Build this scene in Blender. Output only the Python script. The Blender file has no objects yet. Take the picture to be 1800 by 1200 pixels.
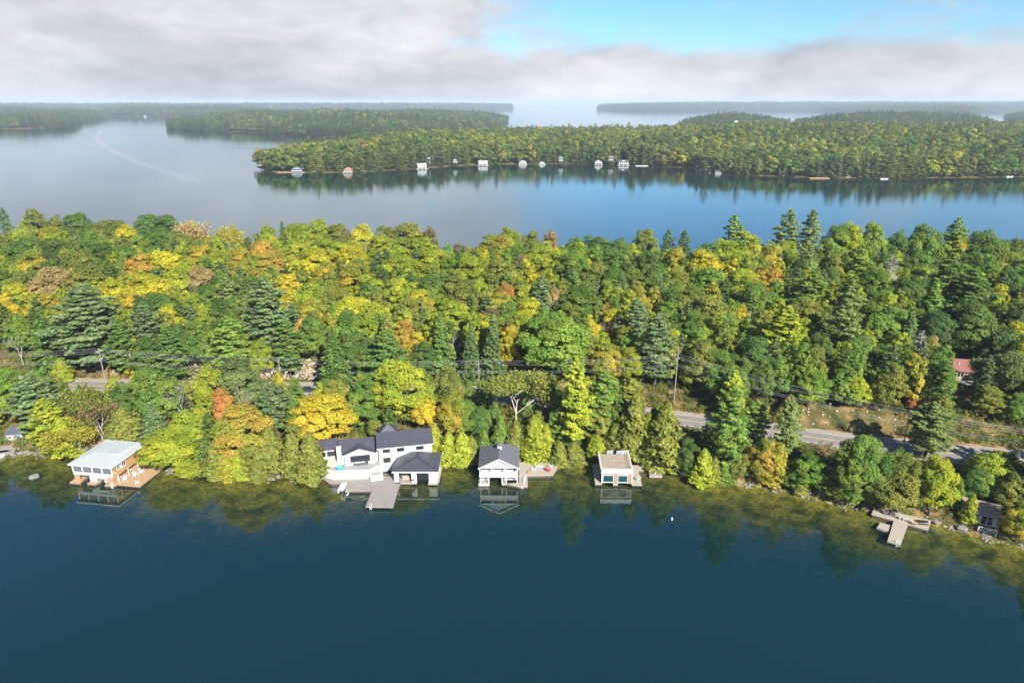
import bpy, math, random
import numpy as np
from mathutils import Vector, Matrix

# ------------------------------------------------------------------ camera, sky, sun, exposure
scene = bpy.context.scene
CAM_H, FOC, PITCH = 95.0, 1200.0, math.atan(420 / 1200)
cam_data = bpy.data.cameras.new('camera')
cam_data.lens = 24.0; cam_data.sensor_width = 36.0
cam_data.clip_start = 1.0; cam_data.clip_end = 60000.0
cam = bpy.data.objects.new('camera', cam_data)
scene.collection.objects.link(cam)
cam.location = (0, 0, CAM_H)
cam.rotation_euler = (math.pi / 2 - PITCH, 0, 0)
scene.camera = cam

SUN_AZ, SUN_EL = math.radians(152), math.radians(34)       # azimuth clockwise from +Y
SUN_DIR = Vector((math.sin(SUN_AZ) * math.cos(SUN_EL), math.cos(SUN_AZ) * math.cos(SUN_EL), math.sin(SUN_EL)))
sun_data = bpy.data.lights.new('sun', 'SUN')
sun_data.energy = 5.0; sun_data.angle = math.radians(0.5); sun_data.color = (1.0, 0.95, 0.86)
sun = bpy.data.objects.new('sun', sun_data)
scene.collection.objects.link(sun)
sun.rotation_euler = (-SUN_DIR).to_track_quat('-Z', 'Y').to_euler()

world = bpy.data.worlds.new('World'); scene.world = world; world.use_nodes = True
wn, wl = world.node_tree.nodes, world.node_tree.links
wn.clear()

def wmath(op, a, b=None, c=None, clamp=False):
    n = wn.new('ShaderNodeMath'); n.operation = op; n.use_clamp = clamp
    for i, v in enumerate((a, b, c)):
        if v is None: continue
        if isinstance(v, (int, float)): n.inputs[i].default_value = v
        else: wl.new(v, n.inputs[i])
    return n.outputs[0]

def wsmooth(v, lo, hi):
    n = wn.new('ShaderNodeMapRange'); n.interpolation_type = 'SMOOTHSTEP'
    wl.new(v, n.inputs[0]); n.inputs[1].default_value = lo; n.inputs[2].default_value = hi
    return n.outputs[0]

sky = wn.new('ShaderNodeTexSky'); sky.sky_type = 'NISHITA'; sky.sun_disc = False
sky.sun_elevation = SUN_EL; sky.sun_rotation = SUN_AZ; sky.altitude = 250; sky.air_density = 1.0; sky.dust_density = 0.25; sky.ozone_density = 2.5
tc = wn.new('ShaderNodeTexCoord'); sep = wn.new('ShaderNodeSeparateXYZ'); wl.new(tc.outputs['Generated'], sep.inputs[0])
SX, SY, SZ = sep.outputs
mp = wn.new('ShaderNodeMapping'); mp.inputs['Scale'].default_value = (1, 1, 2.7); mp.inputs['Location'].default_value = (0.35, 0.1, 0.05); wl.new(tc.outputs['Generated'], mp.inputs[0])
def wnoise(scale, detail, rough, off=0.0, dist=0.0):
    n = wn.new('ShaderNodeTexNoise'); n.inputs['Scale'].default_value = scale; n.inputs['Detail'].default_value = detail
    n.inputs['Roughness'].default_value = rough; n.inputs['Distortion'].default_value = dist
    m = wn.new('ShaderNodeVectorMath'); m.operation = 'ADD'; m.inputs[1].default_value = (off, off * .7, off * .3)
    wl.new(mp.outputs[0], m.inputs[0]); wl.new(m.outputs[0], n.inputs['Vector'])
    return n.outputs['Fac']
n1 = wnoise(7.0, 10, 0.58, 3.0, 0.3)
n2 = wnoise(2.6, 6, 0.5, 11.0)
n3 = wnoise(11.0, 8, 0.6, 23.0, 0.4)
low = wmath('SUBTRACT', 1.0, wsmooth(SZ, 0.038, 0.10))                 # the bank lying on the horizon
lefty = wmath('SUBTRACT', 1.0, wsmooth(SX, -0.28, 0.34))                # the deeper cloud to the west
high = wmath('SUBTRACT', 1.0, wsmooth(SZ, 0.16, 0.42))
cov = wmath('MAXIMUM', low, wmath('MULTIPLY', lefty, high))
cov = wmath('MAXIMUM', cov, wmath('MULTIPLY', wmath('SUBTRACT', 1.0, wsmooth(SZ, 0.12, 0.30)), 0.24))
nz = wmath('MULTIPLY_ADD', n1, 2.9, -1.45)
dens = wmath('ADD', wmath('MULTIPLY_ADD', cov, 1.95, -0.55), nz)
dens = wsmooth(dens, -0.25, 1.1)
shade = wmath('MULTIPLY_ADD', n2, 2.2, -0.65)
shade = wmath('ADD', shade, wmath('MULTIPLY_ADD', n3, 1.3, -0.65))
lowglow = wmath('SUBTRACT', 1.0, wsmooth(SZ, 0.005, 0.05))
shade = wmath('MULTIPLY_ADD', lowglow, 0.06, shade, clamp=True)
ramp = wn.new('ShaderNodeMix'); ramp.data_type = 'RGBA'
wl.new(shade, ramp.inputs[0]); ramp.inputs[6].default_value = (2.15, 2.22, 2.5, 1); ramp.inputs[7].default_value = (4.1, 4.08, 4.2, 1)
mixw = wn.new('ShaderNodeMix'); mixw.data_type = 'RGBA'
tint = wn.new('ShaderNodeMix'); tint.data_type = 'RGBA'; tint.blend_type = 'MULTIPLY'; tint.inputs[0].default_value = 1.0
wl.new(sky.outputs[0], tint.inputs[6]); tint.inputs[7].default_value = (0.37, 0.55, 0.67, 1)
wl.new(dens, mixw.inputs[0]); wl.new(tint.outputs[2], mixw.inputs[6]); wl.new(ramp.outputs[2], mixw.inputs[7])
bg = wn.new('ShaderNodeBackground'); bg.inputs['Strength'].default_value = 0.1
wl.new(mixw.outputs[2], bg.inputs['Color'])
wo = wn.new('ShaderNodeOutputWorld'); wl.new(bg.outputs[0], wo.inputs[0])

vs = scene.view_settings
vs.view_transform = 'Standard'; vs.look = 'None'; vs.gamma = 1.0; vs.exposure = 1.25; vs.use_curve_mapping = False
cy = scene.cycles
cy.max_bounces = 6; cy.diffuse_bounces = 4; cy.glossy_bounces = 3; cy.transmission_bounces = 2
cy.transparent_max_bounces = 10; cy.volume_bounces = 0
cy.use_denoising = True; cy.caustics_reflective = False; cy.caustics_refractive = False
cy.sample_clamp_indirect = 4.0

# ------------------------------------------------------------------ helpers
COL = scene.collection
PI = math.pi

def G(u, v, z=0.0):
    """The point at height z that the place's survey view shows at photo pixel (u, v)."""
    r = (u - 900) / FOC; t = (600 - v) / FOC
    d = (r, math.cos(PITCH) + t * math.sin(PITCH), -math.sin(PITCH) + t * math.cos(PITCH))
    k = (z - CAM_H) / d[2]
    return (d[0] * k, d[1] * k)

def ray(u, v):
    r = (u - 900) / FOC; t = (600 - v) / FOC
    return (r, math.cos(PITCH) + t * math.sin(PITCH), -math.sin(PITCH) + t * math.cos(PITCH))

def tag(o, label=None, cat=None, group=None, kind=None):
    if label: o['label'] = label
    if cat: o['category'] = cat
    if group: o['group'] = group
    if kind: o['kind'] = kind
    return o

def empty(name, loc, rz=0.0, label=None, cat=None, group=None):
    o = bpy.data.objects.new(name, None); COL.objects.link(o)
    o.location = loc; o.rotation_euler = (0, 0, rz); o.empty_display_size = 0.5
    return tag(o, label, cat, group)

def link(name, me, parent=None, mat=None):
    o = bpy.data.objects.new(name, me); COL.objects.link(o)
    if mat is not None and not me.materials: me.materials.append(mat)
    if parent is not None: o.parent = parent
    return o

class MB:
    def __init__(s): s.v = []; s.f = []
    def poly(s, pts):
        b = len(s.v); s.v += [tuple(p) for p in pts]; s.f.append(tuple(range(b, b + len(pts)))); return s
    def box(s, x0, x1, y0, y1, z0, z1):
        b = len(s.v)
        s.v += [(x0, y0, z0), (x1, y0, z0), (x1, y1, z0), (x0, y1, z0), (x0, y0, z1), (x1, y0, z1), (x1, y1, z1), (x0, y1, z1)]
        s.f += [(b, b + 3, b + 2, b + 1), (b + 4, b + 5, b + 6, b + 7), (b, b + 1, b + 5, b + 4), (b + 1, b + 2, b + 6, b + 5), (b + 2, b + 3, b + 7, b + 6), (b + 3, b, b + 4, b + 7)]
        return s
    def prism(s, pts, z0, z1):
        """vertical prism over a 2D outline given anticlockwise; z1 may be a list of heights"""
        n = len(pts); b = len(s.v)
        zt = z1 if isinstance(z1, (list, tuple)) else [z1] * n
        s.v += [(x, y, z0) for x, y in pts] + [(x, y, zt[i]) for i, (x, y) in enumerate(pts)]
        s.f.append(tuple(range(b + n - 1, b - 1, -1))); s.f.append(tuple(range(b + n, b + 2 * n)))
        for i in range(n):
            j = (i + 1) % n; s.f.append((b + i, b + j, b + n + j, b + n + i))
        return s
    def slab(s, pts, t):
        """a thick sheet: 3D outline pushed down by t"""
        n = len(pts); b = len(s.v)
        s.v += [tuple(p) for p in pts] + [(p[0], p[1], p[2] - t) for p in pts]
        s.f.append(tuple(range(b, b + n))); s.f.append(tuple(range(b + 2 * n - 1, b + n - 1, -1)))
        for i in range(n):
            j = (i + 1) % n; s.f.append((b + i, b + n + i, b + n + j, b + j))
        return s
    def tube(s, p, q, r0, r1=None, n=6):
        r1 = r0 if r1 is None else r1
        p = Vector(p); q = Vector(q); d = (q - p).normalized()
        a = d.cross(Vector((0, 0, 1)) if abs(d.z) < .95 else Vector((1, 0, 0))).normalized(); c = d.cross(a)
        b = len(s.v)
        for (o, r) in ((p, r0), (q, r1)):
            for i in range(n):
                t = 2 * PI * i / n; s.v.append(tuple(o + a * (r * math.cos(t)) + c * (r * math.sin(t))))
        for i in range(n):
            j = (i + 1) % n; s.f.append((b + i, b + n + i, b + n + j, b + j))
        s.f.append(tuple(range(b, b + n))); s.f.append(tuple(range(b + 2 * n - 1, b + n - 1, -1)))
        return s
    def bar(s, p, q, w, h):
        """square bar from p to q"""
        p = Vector(p); q = Vector(q); d = (q - p).normalized()
        a = d.cross(Vector((0, 0, 1)) if abs(d.z) < .95 else Vector((1, 0, 0))).normalized() * (w / 2); c = d.cross(a).normalized() * (h / 2)
        b = len(s.v)
        for o in (p, q):
            for e in (-a - c, a - c, a + c, -a + c): s.v.append(tuple(o + e))
        s.f += [(b, b + 1, b + 2, b + 3), (b + 7, b + 6, b + 5, b + 4)] + [(b + i, b + 4 + i, b + 4 + (i + 1) % 4, b + (i + 1) % 4) for i in range(4)]
        return s
    def mesh(s, name, mat=None, smooth=False):
        me = bpy.data.meshes.new(name); me.from_pydata(s.v, [], s.f)
        if mat: me.materials.append(mat)
        if smooth: me.polygons.foreach_set('use_smooth', [True] * len(me.polygons))
        me.update()
        return me
    def build(s, name, mat, parent=None, smooth=False):
        return link(name, s.mesh(name, mat, smooth), parent)

def np_mesh(name, V, F, mat=None, smooth=False):
    """V (n,3), F (m,k) with one k"""
    me = bpy.data.meshes.new(name)
    V = np.asarray(V, np.float32); F = np.asarray(F, np.int32)
    m, k = F.shape
    me.vertices.add(len(V)); me.vertices.foreach_set('co', V.ravel())
    me.loops.add(m * k); me.loops.foreach_set('vertex_index', F.ravel())
    me.polygons.add(m); me.polygons.foreach_set('loop_start', np.arange(0, m * k, k, dtype=np.int32))
    me.polygons.foreach_set('loop_total', np.full(m, k, np.int32))
    if smooth: me.polygons.foreach_set('use_smooth', np.ones(m, bool))
    me.update(calc_edges=True)
    if mat: me.materials.append(mat)
    return me

# ------------------------------------------------------------------ materials
MATS = {}
def nodes_of(name):
    m = bpy.data.materials.new(name); m.use_nodes = True; nt = m.node_tree
    for n in list(nt.nodes): nt.nodes.remove(n)
    out = nt.nodes.new('ShaderNodeOutputMaterial')
    return m, nt.nodes, nt.links, out

def mat(name, rgb, rough=0.75, var=0.18, scale=1.2, rgb2=None, metal=0.0, bump=0.0, stretch=None, spec=0.4):
    if name in MATS: return MATS[name]
    m, N, L, out = nodes_of(name)
    p = N.new('ShaderNodeBsdfPrincipled'); L.new(p.outputs[0], out.inputs[0])
    p.inputs['Roughness'].default_value = rough; p.inputs['Metallic'].default_value = metal
    p.inputs['Specular IOR Level'].default_value = spec
    c = N.new('ShaderNodeTexCoord'); mpn = N.new('ShaderNodeMapping'); L.new(c.outputs['Object'], mpn.inputs[0])
    if stretch: mpn.inputs['Scale'].default_value = stretch
    nz = N.new('ShaderNodeTexNoise'); nz.inputs['Scale'].default_value = scale; nz.inputs['Detail'].default_value = 6; nz.inputs['Roughness'].default_value = .65
    L.new(mpn.outputs[0], nz.inputs['Vector'])
    mx = N.new('ShaderNodeMix'); mx.data_type = 'RGBA'
    a = rgb; b = rgb2 or tuple(min(1, x * (1 + var)) for x in rgb)
    a = tuple(x * (1 - var) for x in rgb) if rgb2 is None else rgb
    mr = N.new('ShaderNodeMapRange'); mr.inputs[1].default_value = .3; mr.inputs[2].default_value = .7; L.new(nz.outputs['Fac'], mr.inputs[0])
    L.new(mr.outputs[0], mx.inputs[0]); mx.inputs[6].default_value = (*a, 1); mx.inputs[7].default_value = (*b, 1)
    L.new(mx.outputs[2], p.inputs['Base Color'])
    if bump:
        bp = N.new('ShaderNodeBump'); bp.inputs['Strength'].default_value = bump; bp.inputs['Distance'].default_value = .1
        L.new(nz.outputs['Fac'], bp.inputs['Height']); L.new(bp.outputs[0], p.inputs['Normal'])
    MATS[name] = m
    return m

M_white = mat('white_paint', (.60, .60, .595), .6, .05, .8)
M_whitewall = mat('white_stucco', (.58, .58, .575), .8, .05, .5)
M_trim = mat('white_trim', (.66, .66, .65), .55, .04, 2)
M_blackroof = mat('black_metal_roof', (.055, .056, .072), .42, .15, .6, spec=.5)
M_seam = mat('roof_seam_metal', (.022, .022, .03), .4, .1, 1)
M_shingle = mat('grey_shingles', (.10, .103, .118), .9, .22, 3.5, bump=.3)
M_greyroof = mat('pale_membrane_roof', (.36, .39, .385), .7, .07, .5)
M_glass = mat('dark_glass', (.018, .022, .027), .06, .2, .3, spec=.8)
M_frame = mat('dark_frame', (.02, .02, .022), .5, .1, 2)
M_cedarwall = mat('orange_cedar_boards', (.36, .215, .10), .7, .2, 1.6, stretch=(.5, .5, 6))
M_cedardeck = mat('cedar_deck', (.36, .235, .135), .75, .14, 1.2, stretch=(6, .6, 1))
M_greydeck = mat('weathered_deck', (.23, .205, .185), .85, .28, 1.0, stretch=(.5, 7, 1))
M_palewood = mat('pale_dock_boards', (.32, .275, .225), .85, .14, 1.0, stretch=(7, .5, 1))
M_roofdeck = mat('tan_roof_deck', (.29, .235, .175), .85, .16, .7)
M_greywall = mat('grey_stucco', (.42, .43, .45), .85, .12, .9)
M_greysiding = mat('grey_siding', (.30, .32, .35), .8, .1, 1.5, stretch=(.4, .4, 8))
M_bluegrey = mat('slate_blue_wall', (.20, .24, .32), .8, .12, 1.2)
M_brownpanel = mat('brown_panel', (.33, .20, .13), .8, .15, 1.4)
M_brownwall = mat('rose_brown_siding', (.28, .17, .125), .8, .1, 1.5, stretch=(.4, .4, 8))
M_screen = mat('porch_screen', (.075, .08, .095), .6, .2, 1.5)
M_greendoor = mat('teal_door', (.005, .045, .050), .3, .25, 1.0, spec=.6)
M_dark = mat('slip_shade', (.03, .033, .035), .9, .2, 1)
M_crib = mat('dock_crib_timber', (.10, .085, .065), .9, .25, 1.5)
M_terrace = mat('terrace_stone', (.26, .27, .255), .8, .14, .7)
M_sandstone = mat('patio_stone', (.52, .43, .32), .85, .14, .7)
M_polewood = mat('pole_wood', (.22, .20, .19), .9, .2, 2, stretch=(3, 3, .3))
M_wire = mat('wire', (.34, .35, .37), .5, .1, 1)
M_rock = mat('rock', (.17, .155, .145), .92, .4, .7, bump=.4)
M_redroof = mat('red_roof', (.20, .085, .07), .85, .15, 1.5)
M_redplastic = mat('red_plastic', (.50, .05, .06), .5, .1, 2)
M_blueplastic = mat('blue_plastic', (.03, .24, .55), .4, .1, 2)
M_greencanvas = mat('green_canvas', (.01, .30, .12), .6, .1, 2)
M_driftwood = mat('driftwood', (.34, .30, .26), .9, .25, 2)
M_carpaint = mat('car_paint', (.03, .035, .045), .25, .1, 1, spec=.6)
M_rubber = mat('rubber', (.02, .02, .02), .9, .1, 3)
M_metal = mat('bright_metal', (.6, .6, .6), .3, .05, 2, metal=.9)
M_greenroof = mat('green_roof', (.10, .17, .12), .8, .12, 1)
M_navy = mat('navy_wall', (.045, .06, .10), .8, .12, 1)
M_tanwall = mat('tan_wall', (.46, .26, .14), .8, .12, 1)
M_tanroof = mat('tan_roof', (.36, .19, .11), .85, .15, 1)
M_palegreyroof = mat('pale_grey_roof', (.42, .45, .45), .8, .12, 1)
M_bark = mat('bark', (.085, .068, .052), .95, .3, 2, stretch=(2, 2, .3))
M_birchbark = mat('birch_bark', (.36, .32, .27), .9, .25, 2)
M_greybark = mat('dead_wood', (.27, .245, .23), .95, .25, 2)

def foliage(name, attr_type, lo=.6, hi=1.45):
    m, N, L, out = nodes_of(name)
    A = N.new('ShaderNodeAttribute'); A.attribute_type = attr_type; A.attribute_name = 'tint_a'
    B = N.new('ShaderNodeAttribute'); B.attribute_type = attr_type; B.attribute_name = 'tint_b'
    lv = N.new('ShaderNodeAttribute'); lv.attribute_name = 'lv'
    sp = N.new('ShaderNodeSeparateColor'); L.new(lv.outputs['Color'], sp.inputs[0])
    mx = N.new('ShaderNodeMix'); mx.data_type = 'RGBA'
    L.new(sp.outputs[0], mx.inputs[0]); L.new(A.outputs['Color'], mx.inputs[6]); L.new(B.outputs['Color'], mx.inputs[7])
    mu = N.new('ShaderNodeMix'); mu.data_type = 'RGBA'; mu.blend_type = 'MULTIPLY'; mu.inputs[0].default_value = 1
    mr = N.new('ShaderNodeMapRange'); mr.inputs[3].default_value = lo; mr.inputs[4].default_value = hi; L.new(sp.outputs[1], mr.inputs[0])
    L.new(mx.outputs[2], mu.inputs[6]); L.new(mr.outputs[0], mu.inputs[7])
    d = N.new('ShaderNodeBsdfDiffuse'); L.new(mu.outputs[2], d.inputs[0])
    t = N.new('ShaderNodeBsdfTranslucent'); L.new(mu.outputs[2], t.inputs[0])
    ms = N.new('ShaderNodeMixShader'); ms.inputs[0].default_value = .46
    L.new(d.outputs[0], ms.inputs[1]); L.new(t.outputs[0], ms.inputs[2]); L.new(ms.outputs[0], out.inputs[0])
    return m
M_leaf = foliage('leaves', 'OBJECT')
M_leaf_mass = foliage('leaves_of_the_woods', 'INSTANCER', .72, 1.25)

# ------------------------------------------------------------------ the lie of the land
def pl(pts): a = np.array(pts, float); return a[:, 0], a[:, 1]
_shore = [(-420, 190), (-230, 178)] + [G(u, v) for u, v in [(-100, 800), (0, 797), (110, 797), (150, 800), (250, 800), (300, 826), (340, 826), (420, 838), (470, 841), (545, 838), (600, 828), (700, 820), (780, 806), (840, 802), (960, 812), (1050, 803), (1130, 812), (1190, 825), (1240, 845), (1330, 851), (1420, 870), (1500, 890), (1620, 908), (1720, 940), (1800, 962), (1900, 990)]] + [(180, 112), (300, 90), (420, 80)]
SHX, SHY = pl(_shore)
_road = [(-420, 232), (-260, 219)] + [G(u, v, 6) for u, v in [(-60, 670), (130, 677), (200, 679), (360, 682), (520, 684), (600, 684), (760, 686), (830, 690), (960, 709), (1060, 721), (1200, 738), (1280, 748), (1400, 764), (1480, 776), (1600, 789), (1700, 799), (1800, 808), (1900, 818)]] + [(260, 132), (420, 105)]
RDX, RDY = pl(_road)
BKX, BKY = pl([(-420, 392), (-300, 384), (-150, 366), (0, 352), (100, 338), (200, 322), (300, 312), (420, 300)])
def smooth_interp(x, X, Y):
    x = np.asarray(x, float)
    return (np.interp(x - 5, X, Y) + np.interp(x, X, Y) * 2 + np.interp(x + 5, X, Y)) / 4
def y_shore(x): x = np.asarray(x, float); return np.interp(x, SHX, SHY) + .7 * np.sin(x * .9) + .5 * np.sin(x * 2.1 + 1)
def y_road(x): return smooth_interp(x, RDX, RDY)
def y_back(x): return np.interp(x, BKX, BKY)
def sn(x, y, s, k=0):
    """smooth wandering noise about -1..1"""
    x = x * s; y = y * s
    return (np.sin(x * 1.3 + y * .7 + k) + np.sin(x * -.6 + y * 1.5 + 2.1 * k + 1) + np.sin(x * 2.3 - y * 1.9 + k * .7 + 2) * .6 + np.sin(x * .4 + y * 3.1 + 4 + k) * .5) / 3.1
def sst(t): t = np.clip(t, 0, 1); return t * t * (3 - 2 * t)

def near_height(x, y):
    x = np.asarray(x, float); y = np.asarray(y, float)
    ys, yr, yb = y_shore(x), y_road(x), y_back(x)
    t = y - ys
    front = np.clip(1.0 * sst(t / 2.5), 0, None) + 5.0 * np.clip(t - 1, 0, None) / np.maximum(yr - 7.5 - ys - 1, 4)
    front = np.minimum(front, 6.0)
    u = y - yr
    cut = 6 + 4.5 * sst((u - 7) / 9) + 9.5 * sst((u - 14) / np.maximum(yb - 62 - yr - 14, 10))
    cut = cut + sn(x, y, .05, 3) * 1.3 * sst((u - 14) / 20)
    h = np.where(u > 7, cut, front)
    h = np.where(np.abs(u) <= 7, 6.0, h)
    fall = sst((yb - y) / 42)
    h = np.where(u > 30, h * fall, h)
    sf = ys - y; sb = y - yb
    s = np.maximum(sf, sb)
    bed = -(np.minimum(s, 20) * .075 + np.clip(s - 20, 0, 70) * .25) + .25 * sn(x, y, .5, 1) * np.clip(s / 3, 0, 1)
    bed = np.maximum(bed, -12)
    return np.where(s > 0, bed, np.maximum(h, .02))

def sdf_poly(px, py, poly):
    """distance inside (+) or outside (-) of a polygon"""
    p = np.array(poly); q = np.roll(p, -1, 0)
    d2 = np.full(px.shape, 1e18); ins = np.zeros(px.shape, bool)
    for (ax, ay), (bx, by) in zip(p, q):
        ex, ey = bx - ax, by - ay
        t = np.clip(((px - ax) * ex + (py - ay) * ey) / (ex * ex + ey * ey + 1e-9), 0, 1)
        d2 = np.minimum(d2, (px - ax - t * ex) ** 2 + (py - ay - t * ey) ** 2)
        c = (ay > py) != (by > py)
        ins ^= c & (px < (bx - ax) * (py - ay) / (by - ay + 1e-12) + ax)
    d = np.sqrt(d2)
    return np.where(ins, d, -d)

def gp(pts): return [G(u, v) for u, v in pts]
# outline, greatest height of the ground, slope at the shore, spacing of the trees, share of conifers
FAR = [
    dict(poly=gp([(449, 294), (480, 302), (560, 304), (640, 302), (740, 296), (800, 292), (870, 289), (1000, 288), (1100, 290), (1200, 295), (1225, 303), (1250, 305), (1330, 309), (1420, 312), (1550, 314), (1640, 313), (1800, 311), (2200, 312), (2300, 234), (1800, 232), (1500, 235), (1200, 240), (1000, 243), (900, 243), (800, 246), (700, 252), (600, 264), (520, 280)]), h=32, sl=.11, sp=12.5, con=.42),
    dict(poly=gp([(1190, 232), (1290, 234), (1390, 231), (1380, 223), (1290, 220), (1200, 223)]), h=44, sl=.28, sp=12, con=.8),
    dict(poly=gp([(1395, 230), (1500, 233), (1620, 232), (1760, 230), (1740, 222), (1640, 219), (1500, 218), (1400, 221)]), h=52, sl=.24, sp=12, con=.75),
    dict(poly=gp([(294, 226), (345, 230), (430, 232), (487, 236), (560, 240), (640, 243), (760, 238), (840, 226), (893, 213), (800, 208), (650, 207), (500, 210), (380, 214), (310, 220)]), h=46, sl=.17, sp=13, con=.6),
    dict(poly=gp([(-300, 236), (-50, 230), (0, 227), (60, 226), (120, 225), (137, 219), (150, 213), (190, 208), (180, 203), (60, 202), (-400, 203)]), h=50, sl=.13, sp=18, con=.7),
    dict(poly=gp([(185, 205), (300, 206), (420, 207), (480, 203), (460, 197), (180, 197)]), h=44, sl=.10, sp=26, con=.7),
    dict(poly=gp([(1050, 193), (1120, 195), (1250, 194.5), (1420, 194), (1480, 198), (1600, 202), (1715, 204), (1725, 197), (1850, 195), (2100, 196), (2300, 190), (1800, 186.5), (1060, 187)]), h=62, sl=.055, sp=34, con=.75),
    dict(poly=gp([(1760, 212), (1900, 214), (2200, 214), (2200, 206), (1800, 206)]), h=44, sl=.2, sp=16, con=.75),
    dict(poly=gp([(-500, 199), (300, 197), (620, 196), (900, 192), (900, 187.5), (400, 188), (-500, 189)]), h=24, sl=.05, sp=40, con=.7),
]
def land_height(x, y, L, i):
    d = sdf_poly(x, y, L['poly'])
    wl_ = 400 + L['sp'] * (40 if i < 5 else 20)
    n = .58 + .46 * sn(x, y, 3.4 / wl_, i * 1.7) + .26 * sn(x, y, 9.0 / wl_, i * 2.3 + 1)
    top = L['h'] * np.clip(n, .25, 1)
    up = top * (1 - np.exp(-np.clip(d, 0, None) * L['sl'] * 1.2 / max(L['h'], 1)))
    return np.where(d > 0, up + .4, np.maximum(d * .12, -12))

def steps(*seg):
    out = []
    for a, b, s in seg: out += list(np.arange(a, b, s))
    return np.array(out)
GX = np.concatenate([[-40000, -22000, -14000, -10000], steps((-7000, -2400, 150), (-2400, -700, 40), (-700, -260, 16), (-260, 200, 3.0), (200, 700, 16), (700, 2000, 40), (2000, 7000, 160)), [7000, 10000, 15000, 24000, 40000]])
GY = np.concatenate([[-3000, -900, -300, -80, 0, 40, 70], steps((84, 240, 2.0), (240, 400, 5), (400, 900, 30), (900, 2400, 18), (2400, 5200, 55), (5200, 12000, 220)), [12000, 15000, 20000, 28000, 45000]])
XX, YY = np.meshgrid(GX, GY)
HH = near_height(XX, YY)
HH = np.where((YY > 420) | (np.abs(XX) > 415), -12.0, HH)
for i, L in enumerate(FAR):
    HH = np.maximum(HH, np.where(YY > 700, land_height(XX, YY, L, i), -12))

def grid_faces(nx, ny):
    a = (np.arange(ny - 1)[:, None] * nx + np.arange(nx - 1)[None, :]).ravel()
    return np.stack([a, a + 1, a + nx + 1, a + nx], 1)

# ground: soil, duff and, under the water line, the lake bed
m, N, L_, out = nodes_of('forest_floor_and_lake_bed')
p = N.new('ShaderNodeBsdfPrincipled'); p.inputs['Roughness'].default_value = .95; p.inputs['Specular IOR Level'].default_value = .1; L_.new(p.outputs[0], out.inputs[0])
geo = N.new('ShaderNodeNewGeometry'); sx = N.new('ShaderNodeSeparateXYZ'); L_.new(geo.outputs['Position'], sx.inputs[0])
na = N.new('ShaderNodeTexNoise'); na.inputs['Scale'].default_value = .26; na.inputs['Detail'].default_value = 8; L_.new(geo.outputs['Position'], na.inputs['Vector'])
nb = N.new('ShaderNodeTexNoise'); nb.inputs['Scale'].default_value = 1.1; nb.inputs['Detail'].default_value = 6; L_.new(geo.outputs['Position'], nb.inputs['Vector'])
def ramp3(N, L, fac, cols):
    r = N.new('ShaderNodeValToRGB'); L.new(fac, r.inputs[0]); r.color_ramp.elements.remove(r.color_ramp.elements[1])
    r.color_ramp.elements[0].position = cols[0][0]; r.color_ramp.elements[0].color = (*cols[0][1], 1)
    for q, c in cols[1:]:
        e = r.color_ramp.elements.new(q); e.color = (*c, 1)
    return r.outputs[0]
soil = ramp3(N, L_, na.outputs['Fac'], [(.35, (.045, .05, .016)), (.5, (.10, .085, .03)), (.62, (.22, .14, .06)), (.72, (.26, .19, .10))])
bed = ramp3(N, L_, na.outputs['Fac'], [(.33, (.065, .07, .012)), (.47, (.21, .18, .03)), (.6, (.36, .28, .06)), (.72, (.15, .14, .03))])
bmul = N.new('ShaderNodeMix'); bmul.data_type = 'RGBA'; bmul.blend_type = 'MULTIPLY'; bmul.inputs[0].default_value = .8
bm2 = ramp3(N, L_, nb.outputs['Fac'], [(.35, (.35, .36, .32)), (.6, (1.05, 1.0, .95))])
L_.new(bed, bmul.inputs[6]); L_.new(bm2, bmul.inputs[7])
wet = N.new('ShaderNodeMapRange'); wet.inputs[1].default_value = -.05; wet.inputs[2].default_value = .25; L_.new(sx.outputs[2], wet.inputs[0])
gm = N.new('ShaderNodeMix'); gm.data_type = 'RGBA'; L_.new(wet.outputs[0], gm.inputs[0]); L_.new(bmul.outputs[2], gm.inputs[6]); L_.new(soil, gm.inputs[7])
L_.new(gm.outputs[2], p.inputs['Base Color'])
M_ground = m
V = np.stack([XX.ravel(), YY.ravel(), HH.ravel()], 1)
o = link('ground', np_mesh('ground', V, grid_faces(len(GX), len(GY)), M_ground, True)); o['kind'] = 'structure'

# water: clear over the shallows, dark and blue where it is deep
m, N, L_, out = nodes_of('lake_water')
dp = N.new('ShaderNodeAttribute'); dp.attribute_name = 'deep'
geo = N.new('ShaderNodeNewGeometry')
w1 = N.new('ShaderNodeTexNoise'); w1.inputs['Scale'].default_value = .9; w1.inputs['Detail'].default_value = 3; w1.inputs['Roughness'].default_value = .55
mpn = N.new('ShaderNodeMapping'); mpn.inputs['Scale'].default_value = (.55, 1, 1); mpn.inputs['Rotation'].default_value = (0, 0, .3); L_.new(geo.outputs['Position'], mpn.inputs[0]); L_.new(mpn.outputs[0], w1.inputs['Vector'])
w2 = N.new('ShaderNodeTexNoise'); w2.inputs['Scale'].default_value = .006; w2.inputs['Detail'].default_value = 9
mp2 = N.new('ShaderNodeMapping'); mp2.inputs['Scale'].default_value = (.35, 1, 1); mp2.inputs['Rotation'].default_value = (0, 0, -.12); L_.new(geo.outputs['Position'], mp2.inputs[0]); L_.new(mp2.outputs[0], w2.inputs['Vector'])
wind = N.new('ShaderNodeMapRange'); wind.inputs[1].default_value = .40; wind.inputs[2].default_value = .62; wind.inputs[3].default_value = .10; wind.inputs[4].default_value = .42; L_.new(w2.outputs['Fac'], wind.inputs[0])
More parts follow.
